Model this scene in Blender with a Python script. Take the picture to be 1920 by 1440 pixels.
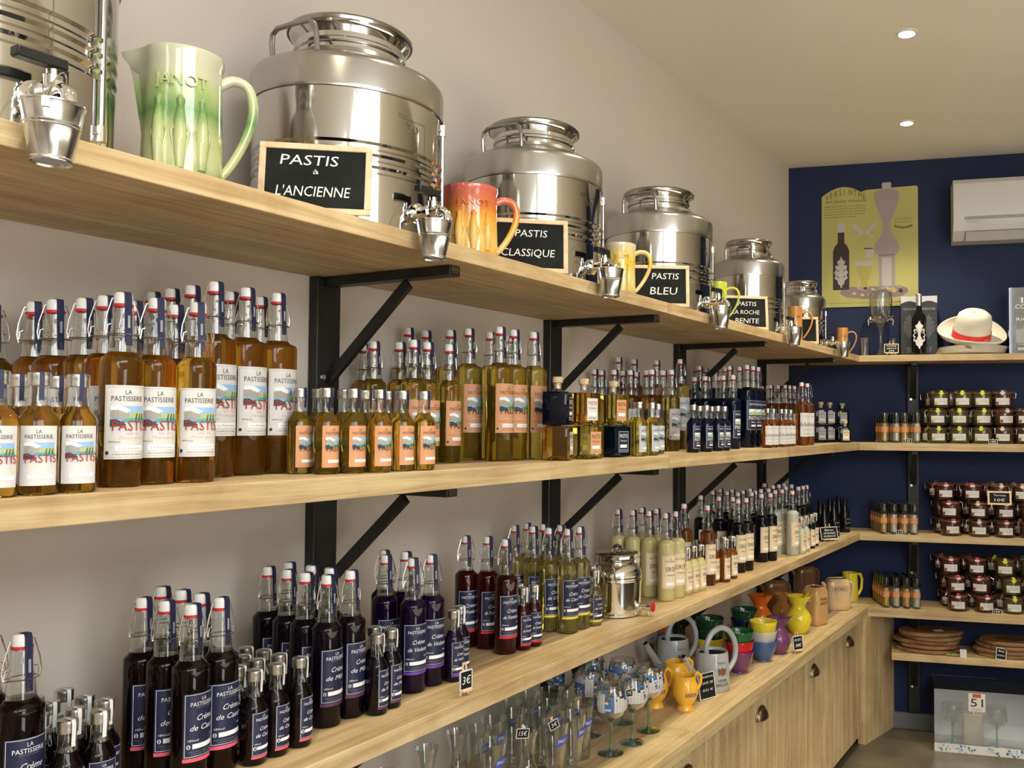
import bpy, math, random
import numpy as np
from mathutils import Vector, Matrix
random.seed(7)
S = bpy.context.scene
COL = S.collection
PI = math.pi
for _o in list(bpy.data.objects): bpy.data.objects.remove(_o)

# ---------------------------------------------------------------- camera
CX, CY = 1240.0, 740.0
V1 = np.array([2087.0, 798.5]); V2 = np.array([-2010.0, 779.0])
F = float(np.sqrt(-((V1 - [CX, CY]) @ (V2 - [CX, CY]))))
_y = np.array([V1[0]-CX, V1[1]-CY, F]); _y /= np.linalg.norm(_y)
_x = -np.array([V2[0]-CX, V2[1]-CY, F]); _x -= _y*(_x@_y); _x /= np.linalg.norm(_x)
_z = np.cross(_x, _y)
R = np.array([_x, _y, _z])
CAM = np.array([1.646, 0.0, 1.653])
cd = bpy.data.cameras.new('camera'); cam = bpy.data.objects.new('camera', cd); COL.objects.link(cam)
cd.sensor_width = 36; cd.lens = 36*F/1920; cd.shift_x = (960-CX)/1920; cd.shift_y = (CY-720)/1920
cd.clip_start = .05; cd.clip_end = 60
a, b, c = R@[1,0,0], -(R@[0,1,0]), -(R@[0,0,1])
cam.matrix_world = Matrix(((a[0],b[0],c[0],CAM[0]),(a[1],b[1],c[1],CAM[1]),(a[2],b[2],c[2],CAM[2]),(0,0,0,1)))
S.camera = cam

# ---------------------------------------------------------------- exposure, sky and daylight
S.view_settings.view_transform = 'Standard'; S.view_settings.look = 'None'
S.view_settings.gamma = 1; S.view_settings.use_curve_mapping = False
S.view_settings.exposure = 0.02
S.cycles.max_bounces = 9; S.cycles.diffuse_bounces = 5; S.cycles.glossy_bounces = 4
S.cycles.transmission_bounces = 7; S.cycles.transparent_max_bounces = 16
S.cycles.caustics_reflective = False; S.cycles.caustics_refractive = False
S.cycles.sample_clamp_indirect = 4; S.cycles.use_denoising = True
W = bpy.data.worlds.new('sky'); S.world = W; W.use_nodes = True
wn = W.node_tree.nodes; wl = W.node_tree.links; wn.clear()
_o = wn.new('ShaderNodeOutputWorld'); _b = wn.new('ShaderNodeBackground')
_t = wn.new('ShaderNodeTexCoord'); _s = wn.new('ShaderNodeSeparateXYZ'); _r = wn.new('ShaderNodeValToRGB')
_r.color_ramp.elements[0].position = .44; _r.color_ramp.elements[0].color = (.30, .29, .27, 1)
_r.color_ramp.elements[1].position = .56; _r.color_ramp.elements[1].color = (.80, .90, 1.0, 1)
_m = wn.new('ShaderNodeMapRange'); _m.inputs[1].default_value = -1; _m.inputs[2].default_value = 1
wl.new(_t.outputs['Generated'], _s.inputs[0]); wl.new(_s.outputs[2], _m.inputs[0]); wl.new(_m.outputs[0], _r.inputs[0])
wl.new(_r.outputs[0], _b.inputs[0]); wl.new(_b.outputs[0], _o.inputs[0]); _b.inputs[1].default_value = 1.6
# invented daylight: unseen windows and door added right of and behind the camera
XR = 4.2; CEIL = 3.125; HI = 4.0; BAYX = 2.45; FRONT_Y = -2.6
# opening: wall, range along the wall, height range, radiance of its added light
WINS = [('side', -2.3, .7, 2.5, 3.9, 9.0), ('side', -.75, .45, .10, 2.2, 6.5), ('front', 2.5, 4.05, 2.2, 3.9, 7.0)]
for _n, _a, _b, _c, _d, _l in WINS:
    ld = bpy.data.lights.new('added_window_light', 'AREA'); ld.shape = 'RECTANGLE'; ld.size = _b-_a; ld.size_y = _d-_c
    ld.energy = _l*PI*(_b-_a)*(_d-_c); ld.color = (.95, .97, 1.0)
    lo = bpy.data.objects.new('added_window_light', ld); COL.objects.link(lo)
    if _n == 'side': lo.location = (XR+.125, (_a+_b)/2, (_c+_d)/2); lo.rotation_euler = (PI/2, 0, PI/2)
    else: lo.location = ((_a+_b)/2, FRONT_Y-.125, (_c+_d)/2); lo.rotation_euler = (PI/2, 0, 0)
SPOT_POWER = 84; SPOT_COL = (1.0, .89, .66)

# ---------------------------------------------------------------- pixel -> place helpers (planes are real surfaces)
BA = math.radians(13); BE = np.array([math.cos(BA), math.sin(BA), 0]); BN = np.array([math.sin(BA), -math.cos(BA), 0])
BO = np.array([0, 4.822, 0])
def ray(u, v): return R@np.array([u-CX, v-CY, F])
def at_z(u, v, z):
    r = ray(u, v); return CAM + r*((z-CAM[2])/r[2])
def at_x(u, v, x):
    r = ray(u, v); return CAM + r*((x-CAM[0])/r[0])
def at_b(u, v, d):                      # plane at distance d in front of the back wall
    r = ray(u, v); t = (d - (CAM-BO)@BN)/(r@BN); return CAM + r*t
def back(e, d, z): p = BO + BE*e + BN*d; return (p[0], p[1], z)
MID, S3, CT, TOP = 1.558, 1.079, .698, 2.021
SF = .446

# ---------------------------------------------------------------- materials
M = {}
def nt(name):
    m = bpy.data.materials.new(name); m.use_nodes = True; t = m.node_tree; t.nodes.clear()
    o = t.nodes.new('ShaderNodeOutputMaterial'); return m, t, o
def pm(name, col, rough=.5, metal=0, spec=.5, coat=0, emit=None, es=0, noise=0, nscale=30, bump=0, bscale=80, trans=0, ior=1.45, alpha=1):
    m, t, o = nt(name); p = t.nodes.new('ShaderNodeBsdfPrincipled'); t.links.new(p.outputs[0], o.inputs[0])
    p.inputs['Base Color'].default_value = (*col, 1); p.inputs['Roughness'].default_value = rough
    p.inputs['Metallic'].default_value = metal; p.inputs['Specular IOR Level'].default_value = spec
    p.inputs['Coat Weight'].default_value = coat; p.inputs['IOR'].default_value = ior
    p.inputs['Transmission Weight'].default_value = trans; p.inputs['Alpha'].default_value = alpha
    if emit: p.inputs['Emission Color'].default_value = (*emit, 1); p.inputs['Emission Strength'].default_value = es
    if noise or bump:
        tc = t.nodes.new('ShaderNodeTexCoord')
    if noise:
        n = t.nodes.new('ShaderNodeTexNoise'); n.inputs['Scale'].default_value = nscale; n.inputs['Detail'].default_value = 4
        t.links.new(tc.outputs['Object'], n.inputs['Vector'])
        r = t.nodes.new('ShaderNodeValToRGB'); r.color_ramp.elements[0].position = .35; r.color_ramp.elements[1].position = .65
        r.color_ramp.elements[0].color = (*[x*(1-noise) for x in col], 1); r.color_ramp.elements[1].color = (*[min(1, x*(1+noise)) for x in col], 1)
        t.links.new(n.outputs[0], r.inputs[0]); t.links.new(r.outputs[0], p.inputs['Base Color'])
    if bump:
        n = t.nodes.new('ShaderNodeTexNoise'); n.inputs['Scale'].default_value = bscale; n.inputs['Detail'].default_value = 3
        t.links.new(tc.outputs['Object'], n.inputs['Vector'])
        bp = t.nodes.new('ShaderNodeBump'); bp.inputs['Strength'].default_value = bump; bp.inputs['Distance'].default_value = .01
        t.links.new(n.outputs[0], bp.inputs['Height']); t.links.new(bp.outputs[0], p.inputs['Normal'])
    M[name] = m; return m
def wood(name, c1, c2, axis='y', scale=1, rough=.55, knots=.5, saw=0):
    m, t, o = nt(name); p = t.nodes.new('ShaderNodeBsdfPrincipled'); t.links.new(p.outputs[0], o.inputs[0]); p.inputs['Roughness'].default_value = rough
    tc = t.nodes.new('ShaderNodeTexCoord'); oi = t.nodes.new('ShaderNodeObjectInfo')
    mp = t.nodes.new('ShaderNodeMapping'); k = {'x': (1.3, 30, 30), 'y': (30, 1.3, 30), 'z': (30, 30, 1.3)}[axis]
    mp.inputs['Scale'].default_value = [q*scale for q in k]
    add = t.nodes.new('ShaderNodeVectorMath'); add.operation = 'ADD'
    mul = t.nodes.new('ShaderNodeVectorMath'); mul.operation = 'SCALE'; mul.inputs[0].default_value = (7, 5, 9)
    t.links.new(oi.outputs['Random'], mul.inputs['Scale']); t.links.new(tc.outputs['Object'], add.inputs[0]); t.links.new(mul.outputs[0], add.inputs[1])
    t.links.new(add.outputs[0], mp.inputs[0])
    n = t.nodes.new('ShaderNodeTexNoise'); n.inputs['Scale'].default_value = 1.6; n.inputs['Detail'].default_value = 8; n.inputs['Roughness'].default_value = .65; n.inputs['Distortion'].default_value = .6
    t.links.new(mp.outputs[0], n.inputs['Vector'])
    r = t.nodes.new('ShaderNodeValToRGB'); e = r.color_ramp.elements; e[0].position = .34; e[0].color = (*c1, 1); e[1].position = .62; e[1].color = (*c2, 1)
    t.links.new(n.outputs[0], r.inputs[0])
    n2 = t.nodes.new('ShaderNodeTexNoise'); n2.inputs['Scale'].default_value = 4.5; n2.inputs['Detail'].default_value = 6; n2.inputs['Distortion'].default_value = 1.2
    t.links.new(add.outputs[0], n2.inputs['Vector'])
    mx = t.nodes.new('ShaderNodeMix'); mx.data_type = 'RGBA'; mx.blend_type = 'MULTIPLY'; mx.inputs[0].default_value = knots
    r2 = t.nodes.new('ShaderNodeValToRGB'); r2.color_ramp.elements[0].position = .35; r2.color_ramp.elements[0].color = (.74, .66, .56, 1); r2.color_ramp.elements[1].position = .6; r2.color_ramp.elements[1].color = (1, 1, 1, 1)
    t.links.new(n2.outputs[0], r2.inputs[0]); t.links.new(r.outputs[0], mx.inputs[6]); t.links.new(r2.outputs[0], mx.inputs[7])
    out = mx.outputs[2]
    if saw:
        w = t.nodes.new('ShaderNodeTexWave'); w.bands_direction = 'DIAGONAL'; w.inputs['Scale'].default_value = 22; w.inputs['Distortion'].default_value = 1.5; w.inputs['Detail'].default_value = 2
        t.links.new(add.outputs[0], w.inputs['Vector'])
        m3 = t.nodes.new('ShaderNodeMix'); m3.data_type = 'RGBA'; m3.blend_type = 'MULTIPLY'; m3.inputs[0].default_value = saw
        r3 = t.nodes.new('ShaderNodeValToRGB'); r3.color_ramp.elements[0].color = (.72, .7, .66, 1); r3.color_ramp.elements[1].color = (1, 1, 1, 1)
        t.links.new(w.outputs[0], r3.inputs[0]); t.links.new(out, m3.inputs[6]); t.links.new(r3.outputs[0], m3.inputs[7]); out = m3.outputs[2]
    t.links.new(out, p.inputs['Base Color'])
    bp = t.nodes.new('ShaderNodeBump'); bp.inputs['Strength'].default_value = .25; bp.inputs['Distance'].default_value = .004
    t.links.new(n.outputs[0], bp.inputs['Height']); t.links.new(bp.outputs[0], p.inputs['Normal'])
    M[name] = m; return m
def thin_glass(name, tint=(.93, .95, .94), rough=.02, refl=1.0):
    m, t, o = nt(name); mx = t.nodes.new('ShaderNodeMixShader'); tr = t.nodes.new('ShaderNodeBsdfTransparent'); gl = t.nodes.new('ShaderNodeBsdfGlossy')
    lw = t.nodes.new('ShaderNodeLayerWeight'); lw.inputs[0].default_value = .5
    pw = t.nodes.new('ShaderNodeMath'); pw.operation = 'POWER'; pw.inputs[1].default_value = 1.6
    ml = t.nodes.new('ShaderNodeMath'); ml.operation = 'MULTIPLY_ADD'; ml.inputs[1].default_value = .75*refl; ml.inputs[2].default_value = .06*refl
    t.links.new(lw.outputs['Facing'], pw.inputs[0]); t.links.new(pw.outputs[0], ml.inputs[0])
    tr.inputs[0].default_value = (*tint, 1); gl.inputs[0].default_value = (1, 1, 1, 1); gl.inputs[1].default_value = rough
    t.links.new(ml.outputs[0], mx.inputs[0]); t.links.new(tr.outputs[0], mx.inputs[1]); t.links.new(gl.outputs[0], mx.inputs[2]); t.links.new(mx.outputs[0], o.inputs[0])
    M[name] = m; return m
def liquid(name, col, body, k=.35):
    # refracting spirit in a glass bottle, mixed with diffuse colour standing in for transmitted light
    m, t, o = nt(name); mx = t.nodes.new('ShaderNodeMixShader'); mx.inputs[0].default_value = k
    p = t.nodes.new('ShaderNodeBsdfPrincipled'); p.inputs['Base Color'].default_value = (*col, 1); p.inputs['Transmission Weight'].default_value = 1
    p.inputs['Roughness'].default_value = .02; p.inputs['IOR'].default_value = 1.36
    d = t.nodes.new('ShaderNodeBsdfPrincipled'); d.inputs['Base Color'].default_value = (*body, 1); d.inputs['Roughness'].default_value = .05
    d.inputs['Specular IOR Level'].default_value = .5
    t.links.new(p.outputs[0], mx.inputs[1]); t.links.new(d.outputs[0], mx.inputs[2]); t.links.new(mx.outputs[0], o.inputs[0])
    M[name] = m; return m

pm('wall_paint', (.60, .54, .47), .9, bump=.12, bscale=220)
pm('ceiling_paint', (.86, .83, .74), .9, bump=.05, bscale=150)
pm('navy_paint', (.008, .016, .062), .75, bump=.15, bscale=260)
pm('plain_wall', (.62, .55, .43), .9)
pm('floor_stone', (.115, .10, .068), .35, noise=.35, nscale=3, bump=.05, bscale=20)
pm('skirting', (.16, .17, .19), .6)
pm('joinery', (.03, .03, .032), .5)
wood('oak', (.42, .285, .135), (.64, .49, .275), 'y', knots=.7)
wood('oak_under', (.40, .275, .14), (.50, .36, .19), 'y', knots=.5)
wood('oak_b', (.42, .285, .135), (.62, .475, .265), 'x', knots=.6)
wood('counter_oak', (.48, .34, .16), (.72, .56, .32), 'y', knots=.5)
wood('cabinet_oak', (.48, .36, .18), (.74, .58, .33), 'z', scale=.6, knots=.6, saw=.28)
wood('frame_wood', (.70, .47, .28), (.84, .62, .40), 'x', knots=.1)
wood('olive_wood', (.10, .045, .018), (.34, .18, .08), 'x', scale=.6, knots=.6)
pm('black_iron', (.012, .012, .012), .42, noise=.3, nscale=14)
pm('zinc', (.75, .74, .72), .3, 1)
def steel(name, col, rough, an=0):
    m = pm(name, col, rough, 1, bump=.02, bscale=9); p = m.node_tree.nodes['Principled BSDF'] if 'Principled BSDF' in m.node_tree.nodes else None
    if p: p.inputs['Anisotropic'].default_value = an
    return m
steel('steel', (.60, .59, .57), .08)
steel('steel_satin', (.46, .45, .43), .24)
steel('steel_dark', (.35, .34, .32), .2)
pm('chrome', (.85, .84, .82), .06, 1)
pm('galvanised', (.66, .67, .68), .2, 1, noise=.12, nscale=60)
pm('black_plastic', (.012, .012, .012), .35)
pm('brass_old', (.22, .17, .10), .32, 1)
pm('chalkboard', (.012, .0135, .013), .8, spec=.2, noise=.3, nscale=20)
pm('chalk', (.82, .82, .78), .9)
pm('white_ceramic', (.80, .79, .74), .25)
pm('rubber_red', (.55, .02, .02), .45)
pm('band_navy', (.014, .017, .055), .5)
pm('band_dark', (.03, .03, .04), .5)
pm('seal_white', (.82, .82, .80), .6)
pm('alu', (.72, .71, .68), .32, 1)
pm('wire', (.72, .70, .66), .22, 1)
pm('hole', (.01, .01, .01), .8)
pm('paper_white', (.68, .66, .63), .6); pm('paper_grey', (.50, .50, .53), .5); pm('paper_orange', (.62, .30, .15), .6)
pm('paper_navy', (.013, .016, .048), .45); pm('paper_cream', (.76, .62, .42), .6); pm('paper_box', (.90, .90, .88), .6)
pm('ink_black', (.03, .03, .03), .7); pm('ink_red', (.36, .025, .03), .7); pm('ink_grey', (.30, .30, .32), .7); pm('ink_white', (.85, .85, .85), .6)
pm('ink_blue', (.06, .10, .45), .5); pm('ink_pink', (.72, .45, .40), .7); pm('ink_brown', (.20, .08, .04), .7)
pm('pic_sky', (.28, .47, .75), .6); pm('pic_cloud', (.80, .83, .85), .6); pm('pic_hill', (.42, .48, .20), .6); pm('pic_town', (.35, .33, .28), .6); pm('pic_dark', (.04, .06, .045), .6); pm('pic_sea', (.06, .38, .36), .6)
for k, cc in dict(pink=(.78, .10, .16), plum=(.10, .025, .075), purple=(.14, .045, .36), red=(.65, .02, .03), yellow=(.85, .68, .04)).items(): pm('stripe_'+k, cc, .5)
thin_glass('glass', (.90, .92, .91)); thin_glass('glass_clear', (.93, .95, .94)); thin_glass('glass_smoke', (.38, .38, .36), refl=1.2)
thin_glass('film', (.90, .92, .95), .05, 1.6); thin_glass('glass_teal', (.50, .78, .75), .03, 1.3)
liquid('spirit_amber', (.92, .53, .07), (.30, .12, .008), .13)
liquid('spirit_olive', (.93, .72, .16), (.26, .18, .012), .15)
liquid('spirit_lemon', (.96, .89, .42), (.42, .36, .10), .13)
liquid('spirit_brown', (.80, .28, .06), (.20, .06, .012), .3)
liquid('spirit_orange', (.85, .30, .05), (.30, .09, .01), .4)
pm('spirit_cloudy', (.52, .455, .20), .1); pm('spirit_pale', (.44, .45, .36), .1)
pm('spirit_cassis', (0.004, 0.0014, 0.0018), .04, spec=.35); pm('spirit_mure', (0.0042, 0.0021, 0.0042), .04, spec=.35); pm('spirit_violet', (0.0072, 0.0018, 0.0135), .04, spec=.35)
liquid('spirit_rasp', (.32, .010, .014), (.03, .002, .003), .7)
pm('spirit_blue', (0.000756, 0.003024, 0.014175), .04, spec=.35); pm('spirit_navy', (0.001176, 0.002352, 0.00882), .04, spec=.35); pm('spirit_black', (0.0042, 0.0042, 0.0056), .04, spec=.35)
pm('spirit_teal', (0.000945, 0.006615, 0.01134), .04, spec=.35)
pm('cork', (.62, .45, .28), .8, noise=.2, nscale=120)
for k, cc in dict(grey=(.44, .45, .45), yellowjug=(.86, .47, .05), green=(.015, .11, .03), red=(.60, .01, .02), purple=(.16, .045, .13), yellow=(.80, .64, .04), lgrey=(.55, .54, .50), blue=(.06, .11, .27), orange=(.62, .13, .01), tan=(.62, .36, .15), beige=(.68, .48, .27), dgreen=(.01, .06, .025), dblue=(.008, .014, .06), brown=(.22, .10, .045), ocre=(.52, .25, .06)).items():
    pm('glaze_'+k, cc, .16, coat=.4)
def glaze2(name, stops, h):
    m, t, o = nt(name); p = t.nodes.new('ShaderNodeBsdfPrincipled'); t.links.new(p.outputs[0], o.inputs[0]); p.inputs['Roughness'].default_value = .14; p.inputs['Coat Weight'].default_value = .4
    tc = t.nodes.new('ShaderNodeTexCoord'); sx = t.nodes.new('ShaderNodeSeparateXYZ'); t.links.new(tc.outputs['Object'], sx.inputs[0])
    n = t.nodes.new('ShaderNodeTexNoise'); n.inputs['Scale'].default_value = 26; n.inputs['Detail'].default_value = 3; t.links.new(tc.outputs['Object'], n.inputs['Vector'])
    d = t.nodes.new('ShaderNodeMath'); d.operation = 'DIVIDE'; d.inputs[1].default_value = h; t.links.new(sx.outputs[2], d.inputs[0])
    ad = t.nodes.new('ShaderNodeMath'); ad.operation = 'MULTIPLY_ADD'; ad.inputs[1].default_value = .22; t.links.new(n.outputs[0], ad.inputs[0]); t.links.new(d.outputs[0], ad.inputs[2])
    r = t.nodes.new('ShaderNodeValToRGB'); el = r.color_ramp.elements
    while len(el) < len(stops): el.new(.5)
    for i, (q, cc) in enumerate(stops): el[i].position = q; el[i].color = (*cc, 1)
    t.links.new(ad.outputs[0], r.inputs[0]); t.links.new(r.outputs[0], p.inputs['Base Color'])
    M[name] = m
glaze2('glaze_fade_green', [(0.1, (.16, .27, .07)), (.28, (.46, .50, .26)), (.5, (.42, .47, .22)), (.68, (.12, .24, .07)), (.88, (.40, .47, .20)), (1.0, (.50, .50, .36))], .2)
glaze2('glaze_fade_red', [(.1, (.72, .36, .04)), (.35, (.74, .50, .16)), (.6, (.74, .38, .05)), (.8, (.62, .17, .04)), (1.0, (.55, .12, .08))], .17)
glaze2('glaze_fade_yellow', [(.1, (.62, .50, .12)), (.4, (.72, .60, .25)), (.7, (.72, .44, .04)), (.85, (.72, .52, .10)), (1.0, (.66, .60, .38))], .17)
glaze2('glaze_fade_lime', [(.1, (.30, .42, .10)), (.5, (.42, .52, .08)), (1.0, (.58, .62, .03))], .16)
pm('leaf_green', (.20, .30, .10), .6)
pm('ac_white', (.62, .62, .60), .35); pm('ac_grey', (.30, .31, .31), .4)
pm('straw', (.86, .82, .70), .75, bump=.25, bscale=400)
pm('lamp_glow', (1, 1, 1), .5, emit=(1.0, .86, .62), es=30)
pm('lamp_trim', (.72, .70, .64), .3)
pm('poster_yellow', (.44, .41, .135), .6, noise=.06, nscale=4); pm('poster_olive', (.10, .095, .03), .6); pm('poster_mauve', (.33, .27, .28), .6); pm('poster_mauve2', (.24, .18, .19), .6)
pm('poster_dark', (.035, .022, .02), .6); pm('poster_silver', (.45, .42, .40), .6); pm('poster_peach', (.60, .42, .20), .6)
pm('spice_yellow', (.48, .27, .05), .8, noise=.4, nscale=300); pm('spice_white', (.48, .46, .40), .8, noise=.4, nscale=300)
pm('label_orange', (.62, .24, .08), .6); pm('tag_lime', (.60, .66, .05), .5); pm('tag_pink', (.50, .07, .07), .5); pm('tag_buff', (.60, .40, .22), .5); pm('tag_green', (.06, .35, .2), .5)
pm('jar_olive', (.06, .055, .02), .1, coat=.5); pm('jar_brown', (.055, .022, .014), .1, coat=.5); pm('jar_red', (.05, .016, .012), .1, coat=.5)
pm('card_black', (.018, .02, .022), .45); pm('card_grey', (.07, .075, .085), .5); pm('gasket', (.26, .05, .025), .5)

# ---------------------------------------------------------------- mesh builder
class MB:
    def __init__(s): s.v = []; s.f = []; s.mi = []; s.mats = []
    def m(s, mat):
        if mat not in s.mats: s.mats.append(mat)
        return s.mats.index(mat)
    def add(s, v, f, mat, mx=None):
        k = len(s.v); i = s.m(mat)
        s.v += [tuple((mx@Vector(p)) if mx else p) for p in v]
        s.f += [tuple(q+k for q in g) for g in f]; s.mi += [i]*len(f); return s
    def box(s, x0, x1, y0, y1, z0, z1, mat, mx=None, bev=0):
        if bev:
            b = bev; v = []; 
            for z, q in ((z0, b), (z0+b, 0), (z1-b, 0), (z1, b)):
                for (x, y) in ((x0+q+b*(q == 0), y0+q), (x1-q-b*(q == 0), y0+q), (x1-q, y0+q+b*(q == 0)), (x1-q, y1-q-b*(q == 0)), (x1-q-b*(q == 0), y1-q), (x0+q+b*(q == 0), y1-q), (x0+q, y1-q-b*(q == 0)), (x0+q, y0+q+b*(q == 0))): v.append((x, y, z))
            f = []
            for i in range(3):
                for j in range(8): f.append((i*8+j, i*8+(j+1) % 8, i*8+8+(j+1) % 8, i*8+8+j))
            f.append(tuple(range(7, -1, -1))); f.append(tuple(range(24, 32))); return s.add(v, f, mat, mx)
        v = [(x0,y0,z0),(x1,y0,z0),(x1,y1,z0),(x0,y1,z0),(x0,y0,z1),(x1,y0,z1),(x1,y1,z1),(x0,y1,z1)]
        return s.add(v, [(3,2,1,0),(4,5,6,7),(0,1,5,4),(1,2,6,5),(2,3,7,6),(3,0,4,7)], mat, mx)
    def lathe(s, prof, mat, seg=20, mx=None, sx=1, sy=1, a0=0, a1=2*PI, sq=0):
        full = abs(a1-a0-2*PI) < 1e-6; n = seg if full else seg+1; v = []; f = []
        for (r, z) in prof:
            for i in range(n):
                a = a0+(a1-a0)*i/seg; c_, s_ = math.cos(a), math.sin(a)
                k = 1
                if sq: k = 1/((abs(c_)**sq+abs(s_)**sq)**(1/sq))
                v.append((r*c_*k*sx, r*s_*k*sy, z))
        for j in range(len(prof)-1):
            for i in range(seg if not full else n):
                i2 = (i+1) % n if full else i+1
                f.append((j*n+i, j*n+i2, (j+1)*n+i2, (j+1)*n+i))
        if full:
            if prof[0][0] > 1e-5: f.append(tuple(range(n-1, -1, -1))) if getattr(s, 'cap0', True) else None
            if prof[-1][0] > 1e-5 and getattr(s, 'cap1', True): f.append(tuple((len(prof)-1)*n+i for i in range(n)))
        f = [g for g in f if g]
        return s.add(v, f, mat, mx)
    def open_lathe(s, prof, mat, **k):
        s.cap0 = s.cap1 = False; s.lathe(prof, mat, **k); s.cap0 = s.cap1 = True; return s
    def tube(s, pts, r, mat, seg=6, mx=None, closed=False, r2=None):
        pts = [Vector(p) for p in pts]; n = len(pts); v = []; f = []; up = None
        for i, p in enumerate(pts):
            if closed: d = (pts[(i+1) % n]-pts[i-1]).normalized()
            else: d = (pts[min(i+1, n-1)]-pts[max(i-1, 0)]).normalized()
            if up is None: up = Vector((0, 0, 1)) if abs(d.z) < .9 else Vector((1, 0, 0))
            e1 = d.cross(up).normalized(); e2 = e1.cross(d).normalized(); up = e2
            rr = r if r2 is None else r+(r2-r)*i/(n-1)
            for j in range(seg):
                a = 2*PI*j/seg; v.append(p+e1*math.cos(a)*rr+e2*math.sin(a)*rr)
        for i in range(n if closed else n-1):
            for j in range(seg):
                k = (i+1) % n; f.append((i*seg+j, i*seg+(j+1) % seg, k*seg+(j+1) % seg, k*seg+j))
        if not closed: f.append(tuple(range(seg-1, -1, -1))); f.append(tuple((n-1)*seg+j for j in range(seg)))
        return s.add(v, f, mat, mx)
    def prism(s, poly, z0, z1, mat, mx=None):
        n = len(poly); v = [(x, y, z0) for x, y in poly]+[(x, y, z1) for x, y in poly]
        f = [tuple(range(n-1, -1, -1)), tuple(range(n, 2*n))]+[(i, (i+1) % n, n+(i+1) % n, n+i) for i in range(n)]
        return s.add(v, f, mat, mx)
    def build(s, name, parent=None, smooth=35, loc=None):
        me = bpy.data.meshes.new(name); me.from_pydata([tuple(p) for p in s.v], [], s.f)
        for x in s.mats: me.materials.append(M[x])
        me.polygons.foreach_set('material_index', s.mi)
        if smooth: me.shade_smooth(); me.set_sharp_from_angle(angle=math.radians(smooth))
        me.update(); o = bpy.data.objects.new(name, me); COL.objects.link(o)
        if parent: o.parent = parent
        if loc is not None: o.location = loc
        return o
def T(x=0, y=0, z=0, rz=0, rx=0, ry=0, s=1):
    return Matrix.Translation((x, y, z))@Matrix.Rotation(rz, 4, 'Z')@Matrix.Rotation(ry, 4, 'Y')@Matrix.Rotation(rx, 4, 'X')@Matrix.Scale(s, 4)
def empty(name, loc=(0, 0, 0), rz=0):
    o = bpy.data.objects.new(name, None); COL.objects.link(o); o.location = loc; o.rotation_euler = (0, 0, rz); o.empty_display_size = .02; return o
def tag(o, label, cat, group=None):
    o['label'] = label; o['category'] = cat
    if group: o['group'] = group
    return o
def struct(o): o['kind'] = 'structure'; return o
KIDS = {}
def dup(root):
    r = root.copy(); COL.objects.link(r)
    for k in ('label', 'category', 'group'):
        if k in r: del r[k]
    for ch in KIDS[root.name]:
        c_ = ch.copy(); COL.objects.link(c_); c_.parent = r
        for g in KIDS.get(ch.name, ()):
            d = g.copy(); COL.objects.link(d); d.parent = c_
    return r
PROTO = {}
def inst(key, maker, loc, rz=0, rx=0, ry=0, s=1):
    if key not in PROTO:
        before = set(bpy.data.objects); r = maker(); new = [o for o in bpy.data.objects if o not in before]
        for o in new: KIDS[o.name] = [q for q in new if q.parent == o]
        PROTO[key] = r; o = r
    else: o = dup(PROTO[key])
    o.location = loc; o.rotation_euler = (rx, ry, rz); o.scale = (s, s, s); return o
# text as flat geometry
_tc = {}
def text2d(body, res=2):
    if (body, res) in _tc: return _tc[(body, res)]
    cu = bpy.data.curves.new('t', 'FONT'); cu.body = body; cu.size = 1; cu.resolution_u = res; cu.fill_mode = 'FRONT'
    ob = bpy.data.objects.new('t', cu); me = ob.to_mesh()
    v = [(p.co.x, p.co.y) for p in me.vertices]; f = [tuple(p.vertices) for p in me.polygons]
    ob.to_mesh_clear(); bpy.data.objects.remove(ob); bpy.data.curves.remove(cu)
    xs = [p[0] for p in v] or [0]; x0, x1 = min(xs), max(xs)
    if f and len(f[0]) >= 3:
        (ax, ay), (bx, by), (cx_, cy_) = (v[i] for i in f[0][:3])
        if (bx-ax)*(cy_-ay)-(by-ay)*(cx_-ax) < 0: f = [g[::-1] for g in f]
    v = [((x-x0), y) for x, y in v]; _tc[(body, res)] = (v, f, x1-x0); return _tc[(body, res)]
def text_fit(body, x, y, w, h, skew=0, res=2, jit=0):
    """verts in 2D: centred at x, baseline y, width w, cap height h"""
    v, f, tw = text2d(body, res); k = w/max(tw, 1e-6); kh = h/.7
    return [(x-w/2+px*k+py*kh*skew, y+py*kh) for px, py in v], f
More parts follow.
